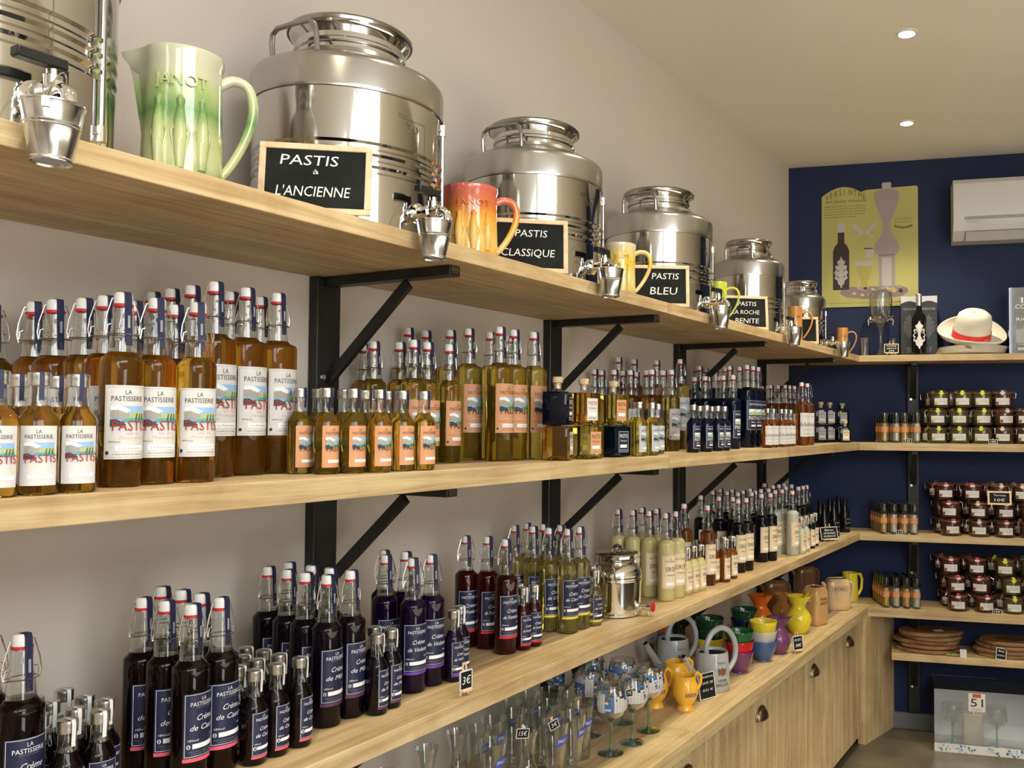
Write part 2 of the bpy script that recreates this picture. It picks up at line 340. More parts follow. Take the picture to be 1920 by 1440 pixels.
class Flat:
    """flat print: 2D pieces mapped by fn(s,t,layer)->3D"""
    def __init__(s, mb, fn): s.mb = mb; s.fn = fn
    def rect(s, x0, x1, y0, y1, mat, lay=0, n=1):
        v = []; f = []
        for i in range(n+1):
            x = x0+(x1-x0)*i/n; v += [s.fn(x, y0, lay), s.fn(x, y1, lay)]
        for i in range(n): f.append((2*i, 2*i+2, 2*i+3, 2*i+1))
        s.mb.add(v, f, mat); return s
    def poly(s, pts, mat, lay=1):
        w = max(p[0] for p in pts)-min(p[0] for p in pts)
        if getattr(s, 'curved', False) and w > .008:
            x0 = min(p[0] for p in pts); n = int(math.ceil(w/.006)); h_ = w/n
            def clip(P, x, keep):
                out = []
                for i in range(len(P)):
                    a, b = P[i-1], P[i]; ia, ib = (a[0]-x)*keep >= 0, (b[0]-x)*keep >= 0
                    if ia != ib: t = (x-a[0])/(b[0]-a[0]); out.append((x, a[1]+(b[1]-a[1])*t))
                    if ib: out.append(b)
                return out
            for i in range(n):
                q = clip(clip(list(pts), x0+i*h_, 1), x0+(i+1)*h_, -1)
                if len(q) > 2: s.mb.add([s.fn(x, y, lay) for x, y in q], [tuple(range(len(q)))], mat)
            return s
        s.mb.add([s.fn(x, y, lay) for x, y in pts], [tuple(range(len(pts)))], mat); return s
    def text(s, body, x, y, w, h, mat, lay=2, skew=0, res=2):
        v, f = text_fit(body, x, y, w, h, skew, res); s.mb.add([s.fn(px, py, lay) for px, py in v], f, mat); return s
    def frame(s, x0, x1, y0, y1, t_, mat, lay=2, n=1):
        s.rect(x0, x1, y0, y0+t_, mat, lay, n); s.rect(x0, x1, y1-t_, y1, mat, lay, n); s.rect(x0, x0+t_, y0, y1, mat, lay); s.rect(x1-t_, x1, y0, y1, mat, lay); return s
def sm(pts, k=4):
    P = [Vector(p) for p in pts]; out = []
    for i in range(len(P)-1):
        a, b, c_, d = P[max(i-1, 0)], P[i], P[i+1], P[min(i+2, len(P)-1)]
        for j in range(k):
            t = j/k; out.append(.5*((2*b)+(c_-a)*t+(2*a-5*b+4*c_-d)*t*t+(3*b-a-3*c_+d)*t**3))
    out.append(P[-1]); return out
def cyl_fn(r, dz=0, step=.00035): return lambda x, y, l: ((r+.0004+l*step)*math.cos(x/r), (r+.0004+l*step)*math.sin(x/r), y+dz)
def plane_x(x0, step=.0005): return lambda x, y, l: (x0+l*step, x, y)        # faces +x, reads along +y
# ================================================================ room
def slab(name, pts_xy, z0, z1, mat):
    mb = MB(); mb.prism(pts_xy, z0, z1, mat); return struct(mb.build(name, smooth=0))
bx = lambda e, d=0: tuple(back(e, d, 0)[:2])
BLEN = (XR)/math.cos(BA)
slab('floor', [(-.2, FRONT_Y-.2), (XR+.2, FRONT_Y-.2), (XR+.2, 6.4), (-.2, 6.4)], -.12, 0, 'floor_stone')
slab('ceiling', [(-.2, FRONT_Y-.2), (BAYX, FRONT_Y-.2), (BAYX, 6.4), (-.2, 6.4)], CEIL, CEIL+.12, 'ceiling_paint')
slab('added_ceiling_riser', [(BAYX, FRONT_Y-.2), (BAYX+.02, FRONT_Y-.2), (BAYX+.02, 6.4), (BAYX, 6.4)], CEIL, HI, 'ceiling_paint')  # riser of a raised ceiling invented for the lighting
slab('added_raised_ceiling', [(BAYX, FRONT_Y-.2), (XR+.2, FRONT_Y-.2), (XR+.2, 6.4), (BAYX, 6.4)], HI, HI+.1, 'ceiling_paint')  # invented higher ceiling over the unseen side of the room
slab('wall_left', [(-.12, FRONT_Y), (0, FRONT_Y), (0, 4.822), (-.12, 4.95)], 0, CEIL, 'wall_paint')
slab('wall_back', [bx(0), (-.12, 4.95), (-.12, 6.0), (XR+.1, 6.3), bx(BLEN+.1)], 0, HI, 'navy_paint')
def wall_with_openings(name, side):
    ops = [w for w in WINS if w[0] == side]; lo_, hi_ = (FRONT_Y, 6.0) if side == 'side' else (-.12, XR+.12)
    def B(mb, p0, p1, z0, z1, q0, q1, mat):
        if side == 'side': mb.box(XR+q0, XR+q1, p0, p1, z0, z1, mat)
        else: mb.box(p0, p1, FRONT_Y-q1, FRONT_Y-q0, z0, z1, mat)
    mb = MB(); zs = sorted({0, HI}|{w[3] for w in ops}|{w[4] for w in ops})
    for z0, z1 in zip(zs, zs[1:]):
        x = lo_
        for w in sorted((w for w in ops if w[3] <= z0 and w[4] >= z1), key=lambda w: w[1]): B(mb, x, w[1], z0, z1, 0, .12, 'plain_wall'); x = w[2]
        B(mb, x, hi_, z0, z1, 0, .12, 'plain_wall')
    struct(mb.build(name, smooth=0))
    for i, w in enumerate(ops):
        nm = 'added_door_1' if (side == 'side' and i == 1) else ('added_window_1' if side == 'side' else 'added_window_2')  # frames of the unseen openings added for the lighting
        wr = struct(empty(nm, (XR, w[1], w[3]) if side == 'side' else (w[1], FRONT_Y, w[3]))); n = 3 if i == 0 else 1
        for k in range(n+1): mb = MB(); q = w[1]+(w[2]-w[1]-.05)*k/n; B(mb, q, q+.05, w[3], w[4], .03, .08, 'joinery'); o = mb.build('frame_post', wr, smooth=0); o.location = -Vector(wr.location)
        for z in (w[3], w[4]-.05): mb = MB(); B(mb, w[1], w[2], z, z+.05, .03, .08, 'joinery'); o = mb.build('frame_rail', wr, smooth=0); o.location = -Vector(wr.location)
wall_with_openings('wall_right', 'side'); wall_with_openings('wall_front', 'front')
mb = MB(); p = [bx(.56, 0), bx(BLEN, 0), bx(BLEN, .014), bx(.56, .014)]; mb.prism(p, 0, .085, 'skirting'); struct(mb.build('baseboard_back', smooth=0))

# ---------------------------------------------------------------- ceiling spots
def make_spot():
    r = empty('ceiling_spotlight')
    mb = MB(); mb.open_lathe([(.029, -.001), (.031, -.006), (.040, -.005), (.043, 0)], 'lamp_trim', seg=28); mb.build('trim_ring', r)
    mb = MB(); mb.lathe([(0, -.0035), (.028, -.0035), (.028, 0)], 'lamp_glow', seg=24); mb.build('bulb', r)
    return r
def spot(x, y, label, power=1.0, cone=112):
    o = inst('spot', make_spot, (x, y, CEIL)); tag(o, label, 'light', 'ceiling spotlights')
    l = bpy.data.lights.new('spot_beam', 'SPOT'); l.energy = SPOT_POWER*power; l.color = SPOT_COL; l.spot_size = math.radians(cone); l.spot_blend = .8; l.shadow_soft_size = .028
    lo = bpy.data.objects.new('spot_beam', l); COL.objects.link(lo); lo.location = (x, y, CEIL-.012)
p = at_z(1700, 62, CEIL); q = at_z(1700, 230, CEIL)
spot(p[0], p[1], 'nearer round recessed spotlight glowing near the top right of the ceiling')
spot(q[0], q[1], 'farther round recessed spotlight glowing close to the navy wall')
for i, y in enumerate((2.3, 1.35, .4, -.6)): spot(.86, y, 'added unseen ceiling spotlight overhead, %s beyond the frame' % ('first', 'second', 'third', 'fourth')[i], (.6, .22, .65, .3)[i])  # extra spots, unseen, put in for the lighting
for i, y in enumerate((3.5, 1.6, -.3)): spot(2.33, y, 'added ceiling spotlight of the second row, %s, outside the picture' % ('far', 'middle', 'near')[i], 7.0, 78)  # unseen row added to light the table and brighten the ceiling

r = empty('bounce_table', (2.9, 1.4, 0)); tag(r, 'long white-topped table added to bounce light onto the ceiling, outside the picture', 'table')  # added unseen table, its white top reflects light upward
mb = MB(); mb.box(-.62, .62, -2.4, 2.4, .86, .90, 'paper_box', bev=.003); mb.build('table_top', r, 0)
for sx in (-.56, .52):
    for sy in (-2.3, 0, 2.26): mb = MB(); mb.box(sx, sx+.04, sy, sy+.04, 0, .8599, 'frame_wood'); mb.build('leg', r, 0)

# ---------------------------------------------------------------- shelves
def board_piece(x0, x1, y0, y1, z0, z1, mat, under=None, bev=.003):
    mb = MB(); mb.box(x0, x1, y0, y1, z0, z1, mat, bev=bev); return mb
def side_shelf(z0, z1, joints, label, cut):
    """boards laid end to end along the left wall, each glued up from three staves; mitred at the corner"""
    r = empty('wall_shelf', (0, 0, z0)); tag(r, label, 'shelf')
    ys = [-1.3]+joints+[4.64]; xs = [0.003, .15, .30, SF]
    for i in range(len(ys)-1):
        for j in range(3):
            a, b_ = ys[i]+.0006, ys[i+1]-.0006
            mb = MB(); xa, xb = xs[j]+.0003, xs[j+1]-.0003
            if i == len(ys)-2:
                ya = lambda x: 4.822+x*math.tan(BA)-.003
                mb.prism([(xa, a), (xb, a), (xb, ya(xb)), (xa, ya(xa))], 0, z1-z0, 'oak')
            else: mb.box(xa, xb, a, b_, 0, z1-z0, 'oak', bev=.0012)
            mb.build('board', r, smooth=0)
    return r
jt = float(at_x(1252, 582, SF)[1]); jm = float(at_x(1255, 857, SF)[1]); j3 = float(at_x(1500, 1060, SF)[1])
side_shelf(1.988, TOP, [-.2, jt], 'top oak wall shelf carrying the steel drums', 0)
side_shelf(1.518, MID, [-.2, jm], 'middle oak wall shelf carrying the amber and blue bottles', 0)
side_shelf(1.044, S3, [-.2, j3], 'lower oak wall shelf carrying the dark liqueurs and syrups', 0)
BD = .26
def back_shelf(z0, z1, label, e0=.46, e1=4.2, d=BD, miter=SF):
    r = empty('back_shelf', back(0, 0, z0), BA); tag(r, label, 'shelf')
    # local: x along the wall, y = -distance from the wall
    cut = [e0, 1.62, 2.9, e1]
    for i in range(3):
        for j in range(2):
            d0, d1 = (.002, .13) if j == 0 else (.1306, d)
            xa, xb = cut[i]+.0006, cut[i+1]-.0006
            mb = MB()
            if i == 0 and miter: 
                f_ = lambda q: (miter-BN[0]*q)/BE[0]+.0015
                mb.prism([(f_(d1), -d1), (xb, -d1), (xb, -d0), (f_(d0), -d0)], 0, z1-z0, 'oak_b')
            else: mb.box(xa, xb, -d1, -d0, 0, z1-z0, 'oak_b', bev=.0012)
            mb.build('board', r, smooth=0)
    return r
# corner geometry: the side shelf front edge (x=SF) meets the back shelf front edge
EC = (SF - BO[0] - BN[0]*BD)/BE[0]            # e where the back-shelf front line crosses x=SF
back_shelf(1.988, TOP, 'top back shelf carrying the hat and absinthe fountain', EC)
back_shelf(1.518, MID, 'second back shelf with mills and green-tagged jars', EC)
back_shelf(1.044, S3, 'third back shelf with mills and brown jars', EC)
CXF = .491
def cnr(d): return (CXF - BO[0] - BN[0]*d)/BE[0]
r = back_shelf(.653, CT, 'back counter board with mills and red jars', cnr(.285), d=.285, miter=CXF)
r = empty('back_shelf', back(0, 0, .43), BA); tag(r, 'lowest back shelf carrying the round wooden boards', 'shelf')
for a, b_ in ((.56, 2.1), (2.1, 4.2)):
    mb = MB(); mb.box(a+.0006, b_-.0006, -.27, -.002, 0, .035, 'oak_b', bev=.0015); mb.build('board', r, smooth=0)

# brackets on the left wall
PY = [-.42, .52, 1.47, 2.41, 3.365, 4.345]
def make_upright():
    r = empty('shelf_bracket')
    mb = MB(); mb.box(.002, .03, -.034, .034, .7, 1.988, 'black_iron', bev=.002); mb.build('post', r, smooth=0)
    for z in (1.988, 1.518, 1.044):
        mb = MB(); mb.box(.03, .40, -.017, .017, z-.022, z-.001, 'black_iron', bev=.001); arm = mb.build('arm', r, smooth=0)
        mb = MB(); mb.box(.4002, .4012, -.012, .012, z-.019, z-.004, 'steel_dark'); mb.build('end_plate', arm, smooth=0)
        mb = MB(); L = math.hypot(.24, .21); a = math.atan2(.21, .24)
        mb.box(0, L, -.006, .006, -.012, .012, 'black_iron', T(.03, 0, z-.24, ry=-a)); mb.build('brace', r, smooth=0)
        mb = MB(); mb.lathe([(0, .006), (.006, .006), (.007, 0)], 'zinc', seg=6, mx=T(.033, -.02, z-.232, ry=PI/2)); mb.build('bolt', r, smooth=0)
    return r
for i, y in enumerate(PY):
    w = ['out of view behind the camera', 'hidden off the left edge', 'first black iron shelf bracket from the left', 'second black iron shelf bracket from the left', 'third black iron shelf bracket from the left', 'fourth black iron shelf bracket, nearest the navy wall'][i]
    if i < 2: continue
    tag(inst('upright', make_upright, (0, y, 0)), w, 'bracket', 'iron shelf brackets')
def make_back_upright():
    r = empty('shelf_bracket')
    mb = MB(); mb.box(-.03, .03, -.028, -.002, .09, 1.988, 'black_iron', bev=.002); mb.build('post', r, smooth=0)
    for z in (1.988, 1.518, 1.044, .653, .43):
        mb = MB(); mb.box(-.015, .015, -.22, -.028, z-.02, z-.001, 'black_iron', bev=.001); mb.build('arm', r, smooth=0)
        mb = MB(); L = math.hypot(.15, .17); a = math.atan2(.17, .15)
        mb.box(-.015, .015, 0, L, -.004, .004, 'black_iron', T(0, -.028, z-.19)@Matrix.Rotation(PI, 4, 'Z')@Matrix.Rotation(a, 4, 'X')); mb.build('brace', r, smooth=0)
        mb = MB(); mb.lathe([(0, .007), (.007, .007), (.008, 0)], 'zinc', seg=6, mx=T(-.012, -.03, z-.195, rx=PI/2)); mb.build('bolt', r, smooth=0)
    return r
p = at_b(1712, 720, .03); e = (p-BO)@BE
o = inst('bupright', make_back_upright, back(e, 0, 0), BA); tag(o, 'dark iron shelf bracket on the navy back wall', 'bracket')

# ---------------------------------------------------------------- counter and cabinets
r = empty('countertop', (0, 0, .653)); tag(r, 'long oak countertop above the cabinet doors', 'counter')
ys = [-1.2, 1.0, 2.52, 4.76]
for i in range(3):
    for j, (xa, xb) in enumerate(((.003, .245), (.2456, CXF))):
        mb = MB()
        if i == 2:
            ya = lambda x: 4.822+x*math.tan(BA)-.003
            mb.prism([(xa, ys[i]+.0006), (xb, ys[i]+.0006), (xb, ya(xb)), (xa, ya(xa))], 0, CT-.653, 'counter_oak')
        else: mb.box(xa, xb, ys[i]+.0006, ys[i+1]-.0006, 0, CT-.653, 'counter_oak', bev=.0015)
        mb.build('board', r, smooth=0)
CF = .470
seam = [-.42, .22, .87, 1.51, 2.155, 2.80, 3.445, 4.09, 4.60]
labs = {2: 'cabinet unit partly seen, second from the bottom edge', 3: 'base cabinet, nearest of the unit row at the bottom edge', 4: 'base cabinet below the wine glasses', 5: 'base cabinet below the yellow jug and price board', 6: 'base cabinet below the bowl stacks', 7: 'base cabinet at the far end below the beige jugs'}
def make_handle(r, y, z):
    h = MB(); n = 16; m_ = 7; v = []; f = []; W_, D_, H_ = .046, .027, .040
    for i in range(n+1):
        a = PI*i/n
        for j in range(m_+1):
            p_ = (PI/2)*j/m_; v.append((D_*math.sin(a)**.8*math.sin(p_), -W_*math.cos(a), H_*math.sin(a)**.8*math.cos(p_)))
    for i in range(n):
        for j in range(m_): f.append((i*(m_+1)+j, (i+1)*(m_+1)+j, (i+1)*(m_+1)+j+1, i*(m_+1)+j+1))
    h.add(v, f, 'brass_old')
    h.tube([(.0022, -W_*1.05*math.cos(PI*i/16), H_*1.08*math.sin(PI*i/16)**.85) for i in range(17)], .0028, 'brass_old', 6)
    return h
for i in range(2, 8):
    y0, y1 = seam[i], seam[i+1]
    r = empty('base_cabinet', (0, y0, 0)); tag(r, labs[i], 'cabinet', 'rough-sawn oak base cabinets')
    W_ = y1-y0
    mb = MB(); mb.box(.01, CF-.022, .001, W_-.001, .05, .652, 'cabinet_oak')
    if i == 7: pass
    mb.build('carcass', r, smooth=0)
    d = MB(); d.box(CF-.0215, CF-.014, .0025, W_-.004, .055, .648, 'cabinet_oak'); door = d.build('door', r, smooth=0)
    k = 0; yy = .004; random.seed(20+i)
    while yy < W_-.01:
        wd = min(random.choice((.075, .09, .11, .13)), W_-.004-yy)
        if W_-.004-(yy+wd) < .03: wd = W_-.004-yy
        m2 = MB(); m2.box(CF-.0138, CF-.001*random.random(), yy+.0007, yy+wd-.0007, .055, .648, 'cabinet_oak', bev=.001); m2.build('plank', door, smooth=0); yy += wd
    h = make_handle(r, 0, 0); ho = h.build('handle', r); ho.location = (CF+.0005, W_/2, .565)
r = empty('end_panel', (0, 0, 0)); tag(r, 'weathered oak end panel closing the cabinet row', 'panel')
p0 = at_z(1634, 1382, 0); 
mb = MB(); pa = (CF, 4.602); pb = (CF, 4.64)
ef = (p for p in ())
e_ = .50
mb.prism([(CF-.02, 4.604), (CF+.02, 4.604), tuple((BO+BE*.575+BN*.004)[:2]), tuple((BO+BE*.535+BN*.004)[:2])], .0, .652, 'cabinet_oak'); mb.build('side_board', r, smooth=0)
# ================================================================ bottles and labels
def L_pastis(paper, word='PASTIS', wc='ink_red', ink='ink_black', pic=True):
    def f(fl, w, h, small=False):
        X = w/2; n = 8
        fl.rect(-X, X, 0, h, paper, 0, n)
        if not small: fl.frame(-X*.93, X*.93, h*.025, h*.975, .0004, 'ink_grey', 1, n)
        fl.text('LA', 0, h*.875, w*.13, h*.065, ink, 1); fl.text('PASTISSERIE', 0, h*.785, w*.70, h*.07, ink, 1)
        if pic:
            a, b_ = -X*.72, X*.8
            fl.rect(a, b_, h*.50, h*.72, 'pic_sky', 1, 6)
            fl.poly([(a, h*.72), (a+w*.2, h*.73), (a+w*.42, h*.66), (a+w*.3, h*.62), (a, h*.62)], 'pic_cloud', 2)
            fl.poly([(a, h*.56), (a, h*.66), (a+w*.14, h*.67), (a+w*.3, h*.63), (a+w*.45, h*.60), (a+w*.42, h*.54)], 'pic_town', 3)
            fl.poly([(a+w*.3, h*.56), (a+w*.4, h*.62), (a+w*.6, h*.645), (b_, h*.62), (b_, h*.54)], 'pic_hill', 3)
            fl.poly([(a+w*.2, h*.50), (a+w*.35, h*.55), (b_, h*.56), (b_, h*.50)], 'pic_sea', 4)
            for q in (.5, .58, .66): fl.poly([(a+w*q, h*.53), (a+w*(q+.03), h*.62), (a+w*(q+.05), h*.62), (a+w*(q+.03), h*.53)], 'pic_dark', 5)
            fl.poly([(a, h*.44), (a, h*.535), (a+w*.12, h*.54), (a+w*.25, h*.50), (a+w*.33, h*.46), (a+w*.1, h*.44)], 'pic_dark', 4)
        fl.text(word, w*.06, h*.385, w*.74, h*.14, wc, 6)
        if not small:
            fl.text('de la', w*.1, h*.33, w*.3, h*.035, 'ink_pink', 2, skew=.5); fl.text('Provence', w*.12, h*.27, w*.6, h*.04, 'ink_pink', 2, skew=.4)
            fl.text('45%vol', -w*.28, h*.225, w*.25, h*.02, ink, 1)
        fl.rect(-X*.5, X*.8, h*.115, h*.185, 'paper_box', 1, 5)
        if not small:
            fl.text('La Pastisserie', w*.08, h*.135, w*.5, h*.026, 'ink_grey', 2)
            fl.text('L abus d alcool est dangereux', w*.05, h*.06, w*.7, h*.016, ink, 1)
            fl.poly([(-X*.84+.0025*math.cos(t_), h*.085+.003*math.sin(t_)) for t_ in [k*PI/4 for k in range(8)]], ink, 2)
    return f
def L_creme(fruit, stripe):
    def f(fl, w, h, small=False):
        X = w/2; s0 = h*.055; n = 8
        fl.rect(-X, X, 0, s0, stripe, 0, n); fl.rect(-X, X, s0, h, 'paper_navy', 0, n)
        fl.frame(-X*.92, X*.92, s0+h*.02, h*.985, .0007 if not small else .0005, 'ink_white', 1, n)
        fl.text('LA', 0, h*.89, w*.12, h*.055, 'ink_white', 1); fl.text('PASTISSERIE', 0, h*.81, w*.66, h*.06, 'ink_white', 1)
        if not small: fl.text('ESPRIT DE PROVENCE', 0, h*.78, w*.4, h*.012, 'ink_grey', 1)
        fl.text('Crème', w*.04, h*.60, w*.48, h*.085, 'ink_white', 1, skew=.35)
        fl.text('de '+fruit, w*.02, h*.455, w*.74, h*.08, 'ink_white', 1, skew=.35)
        fl.text('18%vol', -w*.26, h*.30, w*.25, h*.03, 'ink_white', 1); fl.text('50cl', w*.32, h*.34, w*.14, h*.03, 'ink_white', 1)
        fl.rect(-X*.55, X*.84, h*.19, h*.26, 'paper_box', 1, 5)
        fl.poly([(-X*.73+.0028*math.cos(t_), h*.225+.0035*math.sin(t_)) for t_ in [k*PI/4 for k in range(8)]], 'ink_white', 2)
        fl.poly([(-X*.73+.0012*math.cos(t_), h*.225+.003*math.sin(t_)) for t_ in [k*PI/4 for k in range(8)]], 'ink_black', 3)
        if not small: fl.text('L abus d alcool est dangereux pour la santé', 0, h*.14, w*.74, h*.018, 'ink_grey', 1); fl.text('à consommer avec modération', 0, h*.105, w*.6, h*.018, 'ink_grey', 1)
    return f
def L_sirop(fl, w, h, small=False):
    X = w/2; fl.rect(-X, X, 0, h, 'paper_cream', 0, 8); fl.frame(-X*.92, X*.92, h*.02, h*.98, .0005, 'ink_brown', 1, 8)
    fl.text('LA', 0, h*.88, w*.1, h*.05, 'ink_brown', 1); fl.text('PASTISSERIE', 0, h*.80, w*.6, h*.055, 'ink_brown', 1)
    fl.text('SIROP', w*.05, h*.52, w*.66, h*.14, 'ink_black', 1); fl.text('Naturel', w*.05, h*.38, w*.5, h*.06, 'ink_brown', 1, skew=.4)
    fl.rect(-X*.5, X*.6, h*.10, h*.19, 'paper_box', 1, 5)
def L_roche(fl, w, h, small=False):
    X = w/2; fl.rect(-X, X, 0, h, 'paper_white', 0, 8); fl.text('LA PASTISSERIE', 0, h*.83, w*.66, h*.05, 'ink_grey', 1)
    pts = [(-X, h*.46)]+[(-X+w*i/12, h*(.52+.09*(i % 3 == 1)+.04*math.sin(i*1.7))) for i in range(13)]+[(X, h*.46)]
    for i in range(len(pts)-2): fl.poly([pts[i+1], (pts[i+1][0], h*.46), (pts[i+2][0], h*.46), pts[i+2]], 'ink_grey', 1) if i < 12 else None
    fl.rect(-X, X, h*.40, h*.46, 'paper_grey', 1, 6); fl.text('PASTIS', 0, h*.26, w*.6, h*.07, 'ink_grey', 2); fl.rect(-X*.5, X*.5, h*.09, h*.14, 'paper_grey', 1, 4)
def L_blue(fl, w, h, small=False):
    X = w/2; fl.rect(-X, X, 0, h, 'paper_navy', 0, 8); fl.frame(-X*.9, X*.9, h*.02, h*.98, .0006, 'ink_white', 1, 8)
    fl.text('PASTISSERIE', 0, h*.83, w*.66, h*.06, 'ink_white', 1)
    fl.rect(-X*.7, X*.7, h*.5, h*.7, 'pic_sky', 1, 5); fl.poly([(-X*.7, h*.7), (X*.3, h*.7), (0, h*.62), (-X*.7, h*.6)], 'pic_cloud', 2); fl.poly([(-X*.6, h*.5), (-X*.4, h*.6), (X*.3, h*.62), (X*.7, h*.5)], 'pic_hill', 3)
    fl.text('PASTIS', 0, h*.34, w*.7, h*.13, 'ink_white', 2); fl.text('Bleu', 0, h*.24, w*.4, h*.05, 'ink_white', 1, skew=.4); fl.rect(-X*.4, X*.6, h*.12, h*.18, 'paper_box', 1, 4)
LAB = dict(white=L_pastis('paper_white'), orange=L_pastis('paper_orange', wc='ink_black'), silver=L_pastis('paper_grey', wc='ink_black'),
           cassis=L_creme('Cassis', 'stripe_pink'), mure=L_creme('Mûre', 'stripe_plum'), violette=L_creme('Violette', 'stripe_purple'),
           framboise=L_creme('Framboise', 'stripe_red'), citron=L_creme('Citron', 'stripe_yellow'), sirop=L_sirop, roche=L_roche, blue=L_blue)
def pol(r, a, z): return (r*math.cos(a), r*math.sin(a), z)
def arc_strip(mb, r, a0, a1, z0, z1, mat, n=4):
    v = []; f = []
    for i in range(n+1):
        a = a0+(a1-a0)*i/n; v += [pol(r, a, z0), pol(r, a, z1)]
    for i in range(n): f.append((2*i, 2*i+2, 2*i+3, 2*i+1))
    mb.add(v, f, mat)
def make_swing(liq, lab, size='50', seal='band_navy', seg=22):
    def mk():
        if size == '50': H, r_, zs, lz, lw, lh, arc = .282, .0285, .186, .040, .061, .106, 1
        else: H, r_, zs, lz, lw, lh, arc = .335, .0345, .236, .070, .070, .122, 1
        r = empty('swing_top_bottle')
        mb = MB(); mb.lathe([(0, .006), (r_*.55, .004), (r_*.8, 0), (r_-.002, .0005), (r_, .004), (r_, zs-.008), (r_*.985, zs-.003), (r_*.92, zs+.0005), (.0215, zs+.0045), (.0185, zs+.009), (0, zs+.010)], liq, seg=seg); mb.build('filled_body', r, 50)
        mb = MB(); zt = H-.020
        mb.open_lathe([(.0188, zs+.0085), (.0176, zs+.018), (.0165, zs+.032), (.0150, H-.060), (.0158, H-.056), (.0142, H-.050), (.0134, H-.034), (.0140, H-.024), (.0128, zt)], 'glass_clear', seg=16); mb.build('neck', r, 60)
        mb = MB(); mb.lathe([(.0122, H-.0165), (.0124, H-.004), (.0105, H), (0, H+.0005)], 'white_ceramic', seg=16); mb.build('stopper', r, 50)
        st = KIDX(r)
        mb = MB(); mb.lathe([(.0118, H-.0215), (.0134, H-.0205), (.0134, H-.017), (.0118, H-.016)], 'rubber_red', seg=14); mb.build('gasket', r, 50)
        mb = MB(); a = math.radians(-95)
        for sg in (0, PI):
            b_ = a+sg
            mb.tube([pol(.010, b_, H-.008), pol(.0145, b_, H-.009), pol(.0215, b_, H-.035), pol(.0235, b_, H-.052), pol(.0215, b_, H-.063)], .0009, 'wire', 5)
            mb.tube([pol(.0155, b_, H-.046), pol(.0195, b_, H-.048), pol(.0215, b_, H-.063)], .0009, 'wire', 5)
        mb.tube([pol(.0162+.0052*abs(math.cos(q-a))**6, q, H-.061) for q in [2*PI*k/20 for k in range(20)]], .0009, 'wire', 4, closed=True)
        mb.build('wire_bail', r)
        mb = MB(); b_ = math.radians(8); hw = .0052
        pts = [(0, H+.0010), (.0108, H+.0008), (.0132, H-.004), (.0142, H-.02), (.0145, H-.035), (.0162, H-.056), (.0163, H-.066), (.0165, H-.078)]
        v = []; f = []
        for (q, z) in pts:
            x, y = q*math.cos(b_), q*math.sin(b_); nx, ny = -math.sin(b_)*hw, math.cos(b_)*hw; v += [(x-nx, y-ny, z), (x+nx, y+ny, z)]
        for i in range(len(pts)-1): f.append((2*i, 2*i+1, 2*i+3, 2*i+2))
        mb.add(v, f, seal)
        Flat(mb, lambda x, y, l: (Vector(pol(.0152+.0016*((H-y)-.02)/.04*1.0+.0006, b_, y))+Vector((-math.sin(b_)*x, math.cos(b_)*x, 0)))).rect(-.0018, .0018, H-.052, H-.034, 'ink_grey', 1)
        mb.build('seal_band', r, 50)
        if lab:
            mb = MB(); F_ = Flat(mb, cyl_fn(r_, lz)); F_.curved = True; LAB[lab](F_, lw, lh); mb.build('label', r, 30)
        return r
    return mk
def KIDX(r): return None
def make_small(liq, lab, seal='seal_white', seg=18, r_=.0215, H=.155):
    def mk():
        r = empty('small_bottle'); zs = H-.057
        mb = MB(); mb.lathe([(0, .005), (r_*.6, .003), (r_*.85, 0), (r_, .003), (r_, zs-.006), (r_*.9, zs), (.0135, zs+.010), (.0125, zs+.014), (0, zs+.014)], liq, seg=seg); mb.build('filled_body', r, 50)
        mb = MB(); mb.open_lathe([(.0128, zs+.013), (.0115, zs+.024), (.0112, H-.016)], 'glass_clear', seg=14); mb.build('neck', r, 60)
        mb = MB(); mb.lathe([(.0128, H-.0175), (.0135, H-.016), (.0130, H-.0125), (.0135, H-.011), (.0130, H-.0075), (.0135, H-.0065), (.0132, H-.001), (.0122, H), (0, H)], 'alu', seg=18); mb.build('screw_cap', r, 40)
        mb = MB(); b_ = math.radians(8); hw = .0028; pts = [(-.004, H+.0008), (.0125, H+.0008), (.0142, H-.003), (.0144, H-.017), (.0135, H-.030), (.0137, H-.036)]; v = []; f = []
        for (q, z) in pts:
            x, y = q*math.cos(b_), q*math.sin(b_); nx, ny = -math.sin(b_)*hw, math.cos(b_)*hw; v += [(x-nx, y-ny, z), (x+nx, y+ny, z)]
        for i in range(len(pts)-1): f.append((2*i, 2*i+1, 2*i+3, 2*i+2))
        mb.add(v, f, seal); mb.build('seal_strip', r, 50)
        if lab: mb = MB(); F_ = Flat(mb, cyl_fn(r_, .012)); F_.curved = True; LAB[lab](F_, r_*1.85, .076, True); mb.build('label', r, 30)
        return r
    return mk
ORD = 'first second third fourth fifth sixth seventh eighth ninth tenth eleventh twelfth thirteenth fourteenth fifteenth sixteenth seventeenth eighteenth'.split()
ITEMS = []     # (x, y, z, radius, maker key, maker, rot, label, cat, group)
def relax(items, xmax=SF-.004, iters=300, xmin=.006, ylim=None):
    for _ in range(iters):
        moved = 0
        for i in range(len(items)):
            a_ = items[i]
            for j in range(i+1, len(items)):
                b_ = items[j]; dx = b_[0]-a_[0]; dy = b_[1]-a_[1]; D = a_[3]+b_[3]+.0012
                d2 = dx*dx+dy*dy
                if d2 < D*D:
                    d = math.sqrt(d2) or 1e-6; p_ = (D-d)/2*.9; ux, uy = dx/d, dy/d
                    a_[0] -= ux*p_; a_[1] -= uy*p_; b_[0] += ux*p_; b_[1] += uy*p_; moved = 1
            a_[0] = min(max(a_[0], a_[3]+xmin), xmax-a_[3])
        if not moved: break
    for a_ in items: a_[0] = min(max(a_[0], a_[3]+xmin), xmax-a_[3])
